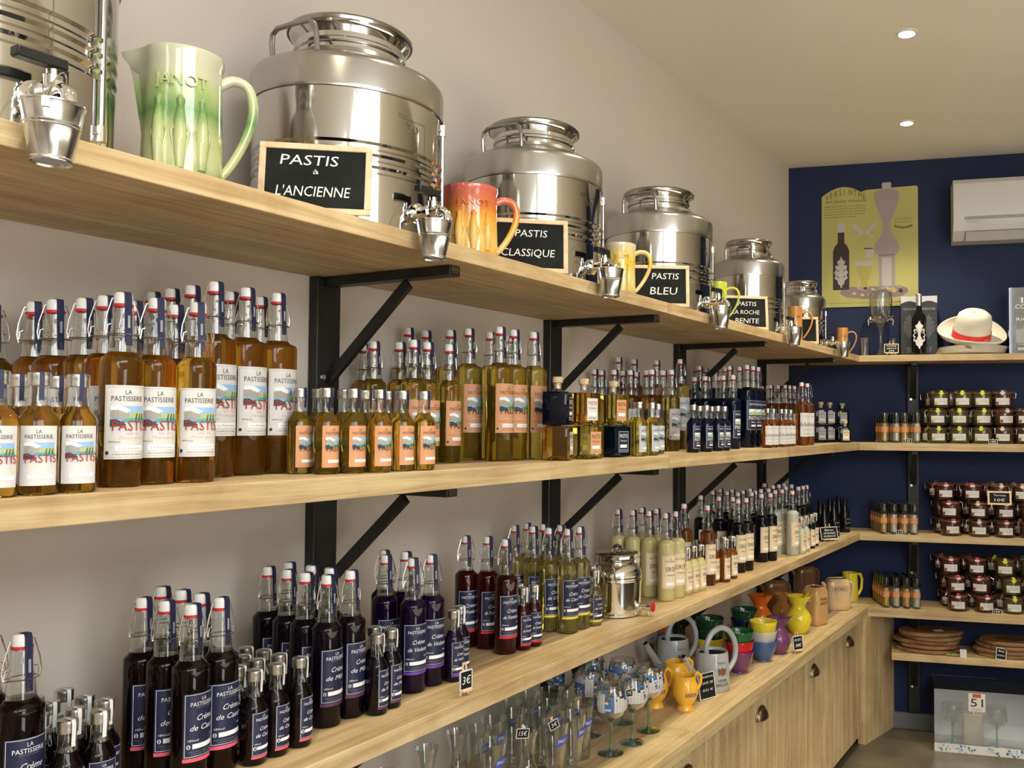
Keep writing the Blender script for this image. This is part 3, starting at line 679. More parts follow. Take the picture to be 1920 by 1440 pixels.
def cluster(shelf, pts, key, mk, H, rad, desc, where, group, rot=0, mode='v', lst=None, jit=.12):
    """pts: (u,v) of the cap tops as seen in the photograph, or (u,x) when mode='x'; the bottle stands on the shelf under it"""
    pts = sorted(pts, key=lambda q: q[0])
    for i, q in enumerate(pts):
        p = at_z(q[0], q[1], shelf+H) if mode == 'v' else at_x(q[0], 760, q[1])
        if p[0] < rad+.008: p = at_x(q[0], q[1] if mode == 'v' else 760, rad+.012)
        if p[0] > SF-rad-.006: p = at_x(q[0], q[1] if mode == 'v' else 760, SF-rad-.006)
        if len(pts) == 1: lb = f'{desc} {where}'
        elif len(pts) == 2: lb = f"{desc}, {['left', 'right'][i]} of two {where}"
        else: lb = f'{desc}, {ORD[i]} from left {where}'
        lst.append([float(p[0]), float(p[1]), shelf, rad, key, mk, math.radians(rot)+random.uniform(-jit, jit), lb, 'bottle', group])
def flush(lst, xmax=SF-.004):
    relax(lst, xmax)
    for x, y, z, rad, key, mk, rot, lb, cat, grp in lst:
        tag(inst(key, mk, (x, y, z+.0006), rot), lb, cat, grp)
mid = []; low = []
A50 = make_swing('spirit_amber', 'white'); A70 = make_swing('spirit_amber', 'white', '70')
g1 = 'amber bottles with white labels on the middle shelf'
cluster(MID, [(228,551),(295,561),(372,569)], 'A50', A50, .282, .0285, 'amber swing-top bottle with white label', 'in front of the near block', g1, rot=-18, lst=mid)
cluster(MID, [(192,557),(152,561),(110,564),(77,568),(38,573),(8,578)], 'A50', A50, .282, .0285, 'amber swing-top bottle, mostly covered', 'in the long near row', g1, rot=-14, lst=mid)
cluster(MID, [(259,567),(326,573)], 'A50', A50, .282, .0285, 'amber swing-top bottle', 'behind the front three', g1, rot=-14, lst=mid)
cluster(MID, [(409,531),(361,537),(322,543),(289,549)], 'A70', A70, .335, .0345, 'tall amber swing-top bottle', 'in the row left of the pair', g1, rot=-2, lst=mid)
cluster(MID, [(469,542),(527,550)], 'A70', A70, .335, .0345, 'tall amber white-labelled bottle', 'beside the iron bracket', g1, rot=-2, lst=mid)
cluster(MID, [(435,549),(487,558)], 'A70', A70, .335, .0345, 'tall amber bottle half hidden', 'behind the bracket pair', g1, rot=-2, lst=mid)
SA = make_small('spirit_amber', 'white', 'band_navy', r_=.0235, H=.157)
cluster(MID, [(14,.41),(75,.41),(128,.41)], 'SA', SA, .157, .0235, 'small amber screw-cap bottle', 'at the front left edge', g1, rot=-20, mode='x', lst=mid)
cluster(MID, [(40,.335),(102,.335)], 'SA', SA, .157, .0235, 'small amber bottle', 'behind the front left small ones', g1, rot=-20, mode='x', lst=mid)
SB = make_small('spirit_olive', 'orange', 'band_navy', r_=.0225, H=.157)
g2 = 'golden bottles with orange labels on the middle shelf'
cluster(MID, [(566,.30),(612,.36),(663,.38),(712,.40),(756,.40),(794,.415)], 'SB', SB, .157, .0225, 'small golden screw-cap bottle', 'in the front orange-label row', g2, rot=-8, mode='x', lst=mid)
cluster(MID, [(589,.31),(640,.33),(684,.34),(728,.35)], 'SB', SB, .157, .0225, 'small golden bottle', 'in the second orange-label row', g2, rot=-8, mode='x', lst=mid)
cluster(MID, [(696,.26)], 'SB', SB, .157, .0225, 'small golden bottle', 'deepest behind the orange-label rows', g2, rot=-8, mode='x', lst=mid)
B50 = make_swing('spirit_olive', 'orange'); B70 = make_swing('spirit_olive', 'orange', '70')
cluster(MID, [(683,650),(712,643),(740,644),(778,640),(802,644),(843,648)], 'B50', B50, .28, .0285, 'golden swing-top bottle', 'right of the first bracket', g2, rot=-5, lst=mid)
cluster(MID, [(768,625),(801,624),(842,620),(880,617)], 'B70', B70, .335, .0345, 'tall golden swing-top bottle', 'in the back golden row', g2, rot=-8, lst=mid)
cluster(MID, [(938,614),(970,620),(996,623)], 'B70', B70, .335, .0345, 'tall golden orange-labelled bottle', 'left of the second bracket', g2, rot=-8, lst=mid)
cluster(MID, [(920,624),(955,630)], 'B70', B70, .335, .0345, 'tall golden bottle, covered', 'behind those at the second bracket', g2, rot=-8, lst=mid)
C70 = make_swing('spirit_brown', 'silver', '70'); C50 = make_swing('spirit_amber', 'silver')
g3 = 'silver-labelled bottles on the middle shelf'
cluster(MID, [(1156,678),(1189,678),(1231,676)], 'C70', C70, .335, .0345, 'tall brown swing-top bottle against the wall', 'of the silver-label block', g3, rot=-8, lst=mid)
cluster(MID, [(1117,698),(1144,696),(1172,696),(1198,696),(1224,695)], 'C50', C50, .28, .0285, 'brown-gold swing-top bottle', 'in the front silver-label row', g3, rot=-8, lst=mid)
cluster(MID, [(1258,695)], 'O50', make_swing('spirit_olive', 'silver'), .28, .0285, 'bright yellow swing-top bottle with silver label', 'beside the olive one', g3, rot=-20, lst=mid)
cluster(MID, [(1131,701),(1158,699),(1185,700),(1211,699),(1236,697)], 'C50', C50, .278, .0285, 'brown-gold swing-top bottle', 'in the second silver-label row', g3, rot=-8, lst=mid)
cluster(MID, [(1276,674)], 'O70', make_swing('spirit_olive', 'silver', '70'), .335, .0345, 'tall olive swing-top bottle with silver label', 'left of the blue block', g3, rot=-18, lst=mid)
SC = make_small('spirit_olive', 'silver', 'band_navy', r_=.0225, H=.157)
cluster(MID, [(1198,.415),(1222,.415)], 'SC', SC, .157, .0225, 'small yellow silver-labelled bottle', 'before the silver-label row', g3, rot=-8, mode='x', lst=mid)
cluster(MID, [(1191,.36),(1233,.36)], 'SC', SC, .157, .0225, 'small yellow bottle', 'behind the small front pair', g3, rot=-8, mode='x', lst=mid)
D70 = make_swing('spirit_blue', 'blue', '70'); D50 = make_swing('spirit_blue', 'blue'); g4 = 'dark blue bottles on the middle shelf'
cluster(MID, [(1293,693),(1310,688),(1323,691),(1339,688),(1354,689),(1371,687),(1383,688)], 'D70', D70, .335, .0345, 'tall blue swing-top bottle', 'in the back blue row', g4, rot=-12, lst=mid)
cluster(MID, [(1293,708),(1318,708),(1342,707),(1371,705)], 'D50', D50, .28, .0285, 'blue swing-top bottle', 'in the middle blue row', g4, rot=-12, lst=mid)
cluster(MID, [(1304,710),(1328,709),(1357,708)], 'D50', D50, .276, .0285, 'blue swing-top bottle', 'in the covered blue row', g4, rot=-12, lst=mid)
cluster(MID, [(1401,685),(1412,687),(1421,689)], 'D70', D70, .335, .0345, 'tall blue bottle with navy label', 'at the right of the blue block', g4, rot=-12, lst=mid)
SD = make_small('spirit_blue', 'blue', 'band_navy', r_=.0225, H=.157)
cluster(MID, [(1300,.41),(1324,.41),(1345,.41),(1358,.41)], 'SD', SD, .157, .0225, 'small blue screw-cap bottle', 'in the front blue row', g4, rot=-12, mode='x', lst=mid)
cluster(MID, [(1311,.35),(1334,.36)], 'SD', SD, .157, .0225, 'small blue bottle', 'behind the front small blue ones', g4, rot=-12, mode='x', lst=mid)
E50 = make_swing('spirit_brown', 'roche', seg=14); g5 = 'chestnut brown bottles with white labels'
cluster(MID, [(1431,725),(1449,723),(1470,723),(1481,724),(1490,725)], 'E50', E50, .28, .0285, 'chestnut swing-top bottle', 'in the front brown row', g5, rot=-32, lst=mid)
cluster(MID, [(1439,726),(1460,725)], 'E50', E50, .276, .0285, 'chestnut swing-top bottle', 'behind the brown row', g5, rot=-32, lst=mid)
cluster(MID, [(1504,.405),(1515,.40)], 'E50', E50, .28, .0285, 'chestnut bottle with white label', 'at the far brown end', g5, rot=-32, mode='x', lst=mid)
SE = make_small('spirit_brown', 'roche', 'band_navy', r_=.0225, H=.157, seg=12)
cluster(MID, [(1439,.41),(1450,.41),(1465,.415),(1473,.41),(1482,.41)], 'SE', SE, .157, .0225, 'small chestnut screw-cap bottle', 'in the brown front row', g5, rot=-38, mode='x', lst=mid)
# --- lower shelf
K = make_swing('spirit_cassis', 'cassis'); gk = 'dark swing-top liqueur bottles on the lower shelf'
cluster(S3, [(270,1120),(313,1126),(363,1132),(420,1118)], 'K', K, .282, .0285, 'dark Cassis bottle with pink-striped label', 'in the front cassis row', gk, rot=2, lst=low)
cluster(S3, [(305,1100),(342,1106),(380,1113)], 'K', K, .282, .0285, 'dark Cassis bottle', 'in the covered cassis row', gk, rot=2, lst=low)
cluster(S3, [(32,1187)], 'K', K, .282, .0285, 'dark swing-top Cassis bottle', 'nearest the camera at bottom left', gk, rot=-8, lst=low)
cluster(S3, [(-12,1184)], 'K', K, .282, .0285, 'dark swing-top bottle cut by the left edge,', 'beside the nearest one', gk, rot=-8, lst=low)
SK = make_small('spirit_cassis', 'cassis'); gs = 'small dark screw-cap liqueur bottles'
cluster(S3, [(88,1337),(127,1349),(186,1332)], 'SK', SK, .155, .0215, 'small dark Cassis bottle', 'in the bottom left front row', gs, rot=-6, lst=low)
cluster(S3, [(85,1302),(118,1312),(150,1324)], 'SK', SK, .155, .0215, 'small dark bottle', 'in the bottom left second row', gs, rot=-6, lst=low)
cluster(S3, [(100,1298),(136,1309),(172,1318)], 'SK', SK, .155, .0215, 'small dark bottle', 'in the bottom left third row', gs, rot=-6, lst=low)
cluster(S3, [(476,1255),(516,1245),(563,1232)], 'SK', SK, .155, .0215, 'small Cassis bottle with pink stripe', 'in the front small row', gs, rot=12, lst=low)
cluster(S3, [(448,1250),(481,1237),(520,1227)], 'SK', SK, .155, .0215, 'small dark Cassis bottle', 'in the second small row', gs, rot=12, lst=low)
cluster(S3, [(456,1229),(463,1214),(492,1218)], 'SK', SK, .155, .0215, 'small dark Cassis bottle', 'in the third small row', gs, rot=12, lst=low)
Mu = make_swing('spirit_mure', 'mure')
cluster(S3, [(506,1062),(542,1068),(576,1074),(613,1078),(661,1069)], 'Mu', Mu, .282, .0285, 'black Mûre bottle with plum-striped label', 'in the mûre row', gk, rot=2, lst=low)
cluster(S3, [(540,1055),(588,1061),(620,1065)], 'Mu', Mu, .282, .0285, 'black Mûre bottle', 'behind the mûre row', gk, rot=2, lst=low)
SM = make_small('spirit_mure', 'mure')
cluster(S3, [(702,1189),(733,1180)], 'SM', SM, .155, .0215, 'small black Mûre bottle', 'in front of the violet ones', gs, rot=12, lst=low)
cluster(S3, [(702,1175)], 'SM', SM, .155, .0215, 'small black bottle', 'behind the small mûre pair', gs, rot=12, lst=low)
Vi = make_swing('spirit_violet', 'violette')
cluster(S3, [(780,1046),(817,1040)], 'Vi', Vi, .282, .0285, 'dark Violette bottle with purple stripe', 'in front', gk, rot=-20, lst=low)
cluster(S3, [(723,1032),(728,1040),(757,1035)], 'Vi', Vi, .282, .0285, 'dark Violette bottle', 'behind the purple-striped pair', gk, rot=-20, lst=low)
SV = make_small('spirit_violet', 'violette')
cluster(S3, [(841,1145),(862,1137)], 'SV', SV, .155, .0215, 'small dark Violette bottle', 'by the tiny price board', gs, rot=-14, lst=low)
Fr = make_swing('spirit_rasp', 'framboise')
cluster(S3, [(878,1005),(912,1006),(951,1011)], 'Fr', Fr, .282, .0285, 'dark red Framboise bottle', 'of the red-striped three', gk, rot=-24, lst=low)
SFb = make_small('spirit_rasp', 'framboise')
cluster(S3, [(980,1102),(1001,1097)], 'SFb', SFb, .155, .0215, 'small red Framboise bottle', 'beside the yellow liqueurs', gs, rot=-18, lst=low)
cluster(S3, [(972,1095)], 'SFb', SFb, .155, .0215, 'small red bottle', 'behind the small framboise pair', gs, rot=-18, lst=low)
Ci = make_swing('spirit_lemon', 'citron'); gc = 'pale yellow Citron bottles'
cluster(S3, [(967,985),(1001,987),(1031,990),(1066,992)], 'Ci', Ci, .282, .0285, 'yellow Citron bottle with navy label', 'in the front citron row', gc, rot=-28, lst=low)
cluster(S3, [(990,981),(1019,983),(1052,985),(1088,988)], 'Ci', Ci, .282, .0285, 'yellow Citron bottle', 'in the back citron row', gc, rot=-28, lst=low)
SCi = make_small('spirit_lemon', 'citron')
cluster(S3, [(1109,1062),(1115,1069)], 'SCi', SCi, .155, .0215, 'small yellow Citron bottle', 'left of the small steel drum', gs, rot=-22, lst=low)
Sy = make_swing('spirit_cloudy', 'sirop'); gy = 'syrup bottles with cream labels'
cluster(S3, [(1160,955),(1190,957),(1216,958),(1250,962),(1269,959)], 'Sy', Sy, .282, .0285, 'cloudy pale syrup bottle', 'behind the small steel drum', gy, rot=-32, lst=low)
cluster(S3, [(1204,954),(1233,956)], 'Sy', Sy, .278, .0285, 'cloudy pale syrup bottle', 'in the covered cloudy row', gy, rot=-32, lst=low)
SSy = make_small('spirit_cloudy', 'sirop')
cluster(S3, [(1287,1027),(1301,1024),(1311,1022)], 'SSy', SSy, .155, .0215, 'small cloudy syrup bottle', 'at the shelf edge', gy, rot=-15, lst=low)
Br = make_swing('spirit_brown', 'sirop')
cluster(S3, [(1288,945),(1327,947)], 'Br', Br, .282, .0285, 'brown caramel syrup bottle', 'by the third bracket', gy, rot=-18, lst=low)
SBr = make_small('spirit_orange', 'sirop')
cluster(S3, [(1350,1011),(1359,1007),(1369,1006)], 'SBr', SBr, .155, .0215, 'small orange syrup bottle', 'before the dark syrups', gy, rot=-18, lst=low)
cluster(S3, [(1307,.30),(1344,.36)], 'SBr', SBr, .155, .0215, 'small orange syrup bottle', 'behind the small front ones', gy, rot=-18, mode='x', lst=low)
Dk = make_swing('spirit_black', 'sirop', seg=14)
cluster(S3, [(1385,936),(1400,934)], 'Dk', Dk, .282, .0285, 'black syrup bottle with cream label', 'nearest the edge', gy, rot=-22, lst=low)
cluster(S3, [(1315,930),(1349,932),(1375,933)], 'Dk', Dk, .28, .0285, 'black syrup bottle', 'in the second dark row', gy, rot=-22, lst=low)
cluster(S3, [(1337,921),(1364,922),(1385,924),(1409,924)], 'Dk', Dk, .28, .0285, 'black syrup bottle', 'in the third dark row', gy, rot=-22, lst=low)
cluster(S3, [(1351,919),(1373,920),(1394,922),(1417,923)], 'Dk', Dk, .276, .0285, 'black syrup bottle', 'in the fourth dark row', gy, rot=-22, lst=low)
cluster(S3, [(1430,926),(1443,925)], 'Dk', Dk, .282, .0285, 'black-green syrup bottle', 'before the cloudy white ones', gy, rot=-22, lst=low)
cluster(S3, [(1407,917),(1429,918),(1440,917)], 'Dk', Dk, .28, .0285, 'black syrup bottle', 'against the wall at the fourth bracket', gy, rot=-22, lst=low)
Pl = make_swing('spirit_pale', 'sirop', seg=14)
cluster(S3, [(1456,919),(1465,918),(1486,920)], 'Pl', Pl, .282, .0285, 'cloudy white syrup bottle', 'near the far corner', gy, rot=-22, lst=low)
cluster(S3, [(1475,913),(1499,913),(1506,912),(1511,911)], 'Dk', Dk, .28, .0285, 'black syrup bottle', 'in the farthest dark row', gy, rot=-22, lst=low)
cluster(S3, [(1434,909),(1451,912),(1460,911),(1471,909),(1485,911)], 'Dk', Dk, .276, .0285, 'black syrup bottle', 'deep at the far wall', gy, rot=-22, lst=low)
SPl = make_small('spirit_pale', 'sirop', seg=12)
cluster(S3, [(1502,.405),(1510,.40)], 'SPl', SPl, .155, .0215, 'small cloudy white syrup bottle', 'near the corner', gy, rot=-22, mode='x', lst=low)
cluster(S3, [(1520,.39),(1526,.38)], 'SDk', make_small('spirit_black', 'sirop', seg=12), .155, .0215, 'small black syrup bottle', 'near the corner', gy, rot=-22, mode='x', lst=low)
# plain dark tapered bottles in the corner
def make_tall_dark():
    r = empty('dark_bottle'); mb = MB()
    mb.lathe([(0, 0), (.030, 0), (.031, .004), (.031, .07), (.026, .10), (.0155, .135), (.013, .17), (.0135, .178), (0, .178)], 'spirit_black', seg=16); mb.build('filled_body', r, 50)
    mb = MB(); fl = Flat(mb, cyl_fn(.0312, 0))
    for z, w in ((.066, .03), (.046, .036), (.02, .036)): fl.text('CIDRE' if z > .05 else 'PROVENCE', 0, z, w, .008, 'ink_grey', 1)
    mb.build('print', r, 30); return r
cluster(S3, [(1545,.36),(1563,.36),(1583,.36)], 'TD', make_tall_dark, .178, .031, 'dark tapered bottle', 'in the corner front row', 'dark tapered bottles in the corner', rot=-30, mode='x', lst=low)
cluster(S3, [(1537,.29),(1555,.29),(1572,.29),(1589,.29)], 'TD', make_tall_dark, .178, .031, 'dark tapered bottle', 'in the corner back row', 'dark tapered bottles in the corner', rot=-30, mode='x', lst=low)
low.append([.325, 2.03, S3, .0, 'x', None, 0, '', '', '']); low.pop()
# small steel drum reserves its place
pm_ = at_x(1155, 1090, .30); low.append([float(pm_[0]), float(pm_[1]), S3, .084, None, None, 0, 'drum', '', ''])
# ---------------------------------------------------------------- square flasks
def make_square(liq, paper, ink, cork=True, k=1.0, word='PASTIS'):
    def mk():
        r = empty('square_bottle'); s = .033*k; h = .088*k
        mb = MB(); sq = 9
        mb.lathe([(0, .012), (s*.5, .010), (s*.8, .001), (s, .002), (s*1.03, .006), (s*1.03, h-.008), (s*.98, h-.002), (s*.6, h), (0, h)], liq, seg=24, sq=sq); mb.build('filled_body', r, 50)
        if cork:
            mb = MB(); mb.open_lathe([(.0135, h-.001), (.0105, h+.005), (.0105, h+.017), (.0125, h+.018), (.0125, h+.021)], 'glass_clear', seg=14); mb.build('neck', r, 50)
            mb = MB(); mb.lathe([(.0085, h+.006), (.0085, h+.0215), (.0135, h+.022), (.0138, h+.035), (.012, h+.037), (0, h+.037)], 'cork', seg=14); mb.build('cork_stopper', r, 40)
        mb = MB(); fl = Flat(mb, plane_x(s*1.03+.0006)); w = .019*k
        fl.rect(-w, w, h*.16, h*.82, paper, 0)
        if paper == 'paper_navy': fl.frame(-w, w, h*.16, h*.82, .0008, 'ink_white', 1)
        fl.text(word, 0, h*.62, w*1.6, h*.12, ink, 1); fl.text('Provence', 0, h*.50, w*1.3, h*.06, ink, 1, skew=.4)
        fl.rect(-w*.7, w*.7, h*.30, h*.40, 'paper_box', 1); fl.rect(-w*.8, w*.8, h*.21, h*.24, 'ink_grey', 1); mb.build('label', r, 0)
        return r
    return mk
gq = 'square corked bottles stacked in pairs'
for key, liq, pap, ink, u, x, up, lb, rot in [
    ('q1', 'spirit_amber', 'paper_grey', 'ink_black', 1047, .375, 0, 'amber square bottle under the blue one', 20),
    ('q2', 'spirit_navy', 'paper_navy', 'ink_white', 1045, .375, 1, 'dark blue square bottle stacked at the left of the square group', 20),
    ('q3', 'spirit_olive', 'paper_orange', 'ink_black', 1101, .385, 0, 'olive square bottle with orange label, bottom of the middle stack', -15),
    ('q4', 'spirit_amber', 'paper_white', 'ink_red', 1094, .385, 1, 'amber square bottle with white label, top of the middle stack', -15),
    ('q5', 'spirit_teal', 'paper_navy', 'ink_white', 1153, .385, 0, 'blue-green square bottle with navy label, bottom of the right stack', -15),
    ('q6', 'spirit_olive', 'paper_orange', 'ink_black', 1149, .385, 1, 'olive square bottle with orange label, top of the right stack', -15)]:
    p = at_x(u, 800, x); p = (p[0], p[1])
    tag(inst(key, make_square(liq, pap, ink, bool(up)), (p[0], p[1], MID+.0006+.0886*up), math.radians(rot)), lb, 'bottle', gq)
    if not up: mid.append([float(p[0]), float(p[1]), MID, .047, None, None, 0, '', '', ''])
p = at_x(1083, 760, .27)
mid.append([float(p[0]), float(p[1]), MID, .034, 'q7', make_square('spirit_olive', 'paper_grey', 'ink_black'), 0, 'olive square bottle half hidden behind the stacked ones', 'bottle', gq])
i = 0
for u, x in ((1539, .27), (1556, .29), (1579, .30), (1600, .31)):
    p = at_x(u, 800, x); i += 1
    for up in (0, 1):
        tag(inst('qd%d' % up, make_square('spirit_black', 'paper_grey', 'ink_black', bool(up)), (p[0], p[1], MID+.0006+.0886*up), math.radians(-60)), f"brown-black square bottle, {['bottom','top'][up]} of {ORD[i-1]} far stack from left", 'bottle', 'dark square bottles at the far corner')
    mid.append([float(p[0]), float(p[1]), MID, .035, None, None, 0, '', '', ''])
p = at_x(1584, 810, .39)
tag(inst('qf', make_square('spirit_black', 'paper_cream', 'ink_black', True, .9), (p[0], p[1], MID+.0006), math.radians(-62)), 'small dark square bottle with cream label standing before the far stacks', 'bottle')
mid.append([float(p[0]), float(p[1]), MID, .036, None, None, 0, '', '', ''])

def flush2(lst, floor_keys):
    fixed = [q for q in lst if q[4] is None]
    pos0 = [(q[0], q[1]) for q in fixed]
    for _ in range(260):
        relax(lst, iters=1)
        for q, (x, y) in zip(fixed, pos0): q[0], q[1] = x, y
        for q in lst:
            for py in PY:
                if abs(q[1]-py) < .034+q[3] and q[0] < .036+q[3] and q[4]: q[0] = .036+q[3]
            lim = 4.822-.20-.0*q[0]
    for x, y, z, rad, key, mk, rot, lb, cat, grp in lst:
        if key: tag(inst(key, mk, (x, y, z+.0006), rot), lb, cat, grp)
flush2(mid, None); flush2(low, None)

# ================================================================ steel drums on the top shelf
def make_drum(Rr, k, ribs, vol='30'):
    def mk():
        r = empty('steel_drum')
        b0, b1, n0, n1 = .272*k, .322*k, .375*k, .430*k
        mb = MB(); P_ = [(0, 0), (Rr*.96, 0), (Rr*.985, .004), (Rr*.985, .010)]
        z = .012
        for zr in ribs: P_ += [(Rr*.985, zr-.009), (Rr*.965, zr-.004), (Rr*.965, zr+.003), (Rr*.985, zr+.008)]
        P_ += [(Rr*.985, b0)]
        mb.lathe(P_, 'steel', seg=72); mb.build('tank', r, 28)
        mb = MB(); mb.open_lathe([(Rr*.985, b0-.002), (Rr, b0-.004), (Rr*1.003, b0), (Rr*1.0, b0+.004), (Rr, b1), (Rr*.992, b1+.006), (Rr*.97, b1+.012), (Rr*.93, b1+.0165), (Rr*.80, b1+.029*k), (Rr*.66, n0-.012), (Rr*.61, n0-.008), (Rr*.60, n0)], 'steel_satin', seg=72); mb.build('shoulder', r, 40)
        mb = MB(); nr = Rr*.565
        mb.open_lathe([(Rr*.60, n0-.001), (nr, n0+.002), (nr, n0+.010), (nr+.004, n0+.014), (nr+.004, n0+.019), (nr, n0+.023), (nr, n1-.022), (Rr*.61, n1-.012), (Rr*.635, n1-.006), (Rr*.64, n1), (Rr*.60, n1-.002)], 'steel', seg=56); mb.build('neck_ring', r, 30)
        mb = MB(); mb.open_lathe([(Rr*.635, n1-.001), (Rr*.655, n1-.004), (Rr*.66, n1+.002), (Rr*.64, n1+.007), (Rr*.58, n1+.006), (Rr*.5, n1+.002), (.0, n1+.002)], 'steel_dark', seg=56); mb.build('lid', r, 40)
        for sg in (-1, 1):
            mb = MB(); a = sg*PI/2; w = .062*k; hh = .062*k; rad = Rr*.74; zb = b1+.024*k
            pts = [(rad, -w, zb-.01), (rad+.004, -w, zb+hh*.55), (rad+.006, -w*.93, zb+hh*.85), (rad+.006, -w*.72, zb+hh), (rad+.006, 0, zb+hh*1.02), (rad+.006, w*.72, zb+hh), (rad+.006, w*.93, zb+hh*.85), (rad+.004, w, zb+hh*.55), (rad, w, zb-.01)]
            mb.tube(pts, .0052*k, 'steel_dark', 10, T(rz=a)); mb.build('handle', r)
        mb = MB(); fn = cyl_fn(Rr*.985); fl = Flat(mb, fn); w = Rr*.2
        fl.text(vol, 0, .205*k, .030*k, .016*k, 'steel_satin', 1); fl.rect(-w*.9, w*.9, .228*k, .2288*k, 'steel_dark', 1, 4); fl.rect(w*.9, w*.92, .10*k, .228*k, 'steel_dark', 1); fl.text('max', -w*.6, .232*k, .02*k, .008*k, 'steel_satin', 1)
        o = mb.build('embossed_volume_mark', r, 0); o.rotation_euler = (0, 0, math.radians(-4))
        # level gauge
        mb = MB(); g = math.radians(31); gx = Rr+.003
        mb.tube([pol(gx, g, .03*k), pol(gx, g, .255*k)], .0036, 'steel_dark', 10); gg = mb.build('level_gauge', r)
        for z in (.03*k, .245*k):
            mb = MB(); mb.tube([pol(Rr*.97, g, z), pol(gx+.002, g, z)], .006, 'chrome', 10); mb.tube([pol(gx, g, z-.010), pol(gx, g, z+.012)], .0062, 'chrome', 10); mb.build('gauge_fitting', gg)
        # tap
        zt = .046
        mb = MB(); mb.lathe([(.020, 0), (.021, .006), (.016, .010), (.013, .014), (.013, .030), (.016, .032), (.016, .038), (.012, .041), (.012, .060), (0, .062)], 'chrome', seg=20, mx=T(Rr*.985, 0, zt, ry=PI/2))
        mb.lathe([(.0115, 0), (.0115, .020), (.008, .022), (.008, .028), (0, .028)], 'chrome', seg=14, mx=T(Rr+.040, 0, zt))
        mb.tube([(Rr+.052, 0, zt), (Rr+.066, 0, zt-.001), (Rr+.074, 0, zt-.008), (Rr+.076, 0, zt-.020), (Rr+.076, 0, zt-.034)], .0088, 'chrome', 12)
        tp = mb.build('tap', r, 40)
        mb = MB(); mb.box(-.046, .014, -.009, .009, .0, .014, 'black_plastic', T(Rr+.040, 0, zt+.030, rz=PI/2), bev=.002); mb.box(.0, .014, -.008, .008, -.016, .0, 'black_plastic', T(Rr+.040, 0, zt+.030, rz=PI/2)); mb.build('lever', tp, 40)
        return r
    return mk
def tangent_y(u1, u2, v, x0):
    r1, r2 = ray(u1, v), ray(u2, v); a1, a2 = math.atan2(r1[1], r1[0]), math.atan2(r2[1], r2[0]); am = (a1+a2)/2
    d = (x0-CAM[0])/math.cos(am); return d*math.sin(am), abs(d)*math.sin(abs(a1-a2)/2)
XD = .228
DR = []
for key, q in dict(d2=(466, 832, 235), d3=(866, 1132, 350), d4=(1134, 1336, 440), d5=(1337, 1472, 510), d6=(1472, 1566, 570)).items():
    y, rr = tangent_y(q[0], q[1], q[2], XD); DR.append((key, y, rr))
DR[4] = ('d6', 4.36, .128)
r1 = ray(226, 150); a = math.atan2(r1[1], r1[0]); Rr = .191
# drum 1: its right silhouette is tangent to the ray
y1 = None
d = np.array([math.cos(a), math.sin(a)]); n = np.array([-d[1], d[0]])
# distance from the camera line to the centre = Rr on the left side
t = None
for sgn in (1, -1):
    yy = (sgn*Rr - n[0]*(XD-CAM[0]))/n[1] + CAM[1]
    if y1 is None or yy < y1: y1 = yy
lbs = ['nearest steel drum, cut off by the left edge', 'large steel drum behind the Pastis à l\'Ancienne board', 'steel drum behind the Pastis Classique board', 'steel drum behind the Pastis Bleu board', 'smaller steel drum behind the Roche board', 'smallest steel drum at the far end by the navy wall']
kk = [1, 1, 1, 1, .98, .82]
drums = [('d1', y1, .191)]+DR
TAPS = []
for i, (key, y, rr) in enumerate(drums):
    ribs = [.115, .138, .160]
    rr = .190 if i < 4 else (.155 if i == 4 else .122)
    tag(inst('drum%s' % rr, make_drum(rr, kk[i], ribs), (XD, float(y), TOP+.0006)), lbs[i], 'drum', 'steel drums on the top shelf')
    TAPS.append((XD+rr+.066, float(y)))
def make_bucket():
    r = empty('tin_bucket')
    mb = MB(); mb.open_lathe([(0, .001), (.0215, .001), (.0225, -.0015), (.0235, .0), (.0235, .003), (.0228, .004), (.0295, .040), (.0303, .041), (.0298, .043), (.0308, .045), (.0303, .047), (.0340, .068), (.0352, .069), (.0352, .071), (.0335, .0705), (.0215, .006), (0, .004)], 'galvanised', seg=36); mb.build('pail', r, 35)
    mb = MB(); mb.tube([(.035*math.cos(t_), .012*math.sin(t_), .066+.045*math.sin(t_)) for t_ in [PI*i/12 for i in range(13)]], .0009, 'wire', 5)
    for s in (-1, 1): mb.box(s*.0345-.0012, s*.0345+.0012, -.004, .004, .058, .070, 'galvanised')
    mb.build('bail_handle', r); return r
bl = ['at the left edge', 'under the second drum tap', 'under the third drum tap', 'under the fourth drum tap', 'under the fifth drum tap', 'under the farthest drum tap']
for i, (u, v) in enumerate(((95, 250), (812, 450), (1143, 530), (1350, 595), (1488, 630), (1580, 655))):
    tx, ty = TAPS[i]
    x = .487; p = at_x(u, v, x); z = float(p[2])-.036
    tag(inst('bucket', make_bucket, (x+.003, float(p[1]), z), math.radians([-40, -50, -60, -65, -70, -70][i])), 'small tin bucket hanging '+bl[i], 'bucket', 'tin buckets hanging on the drum taps')

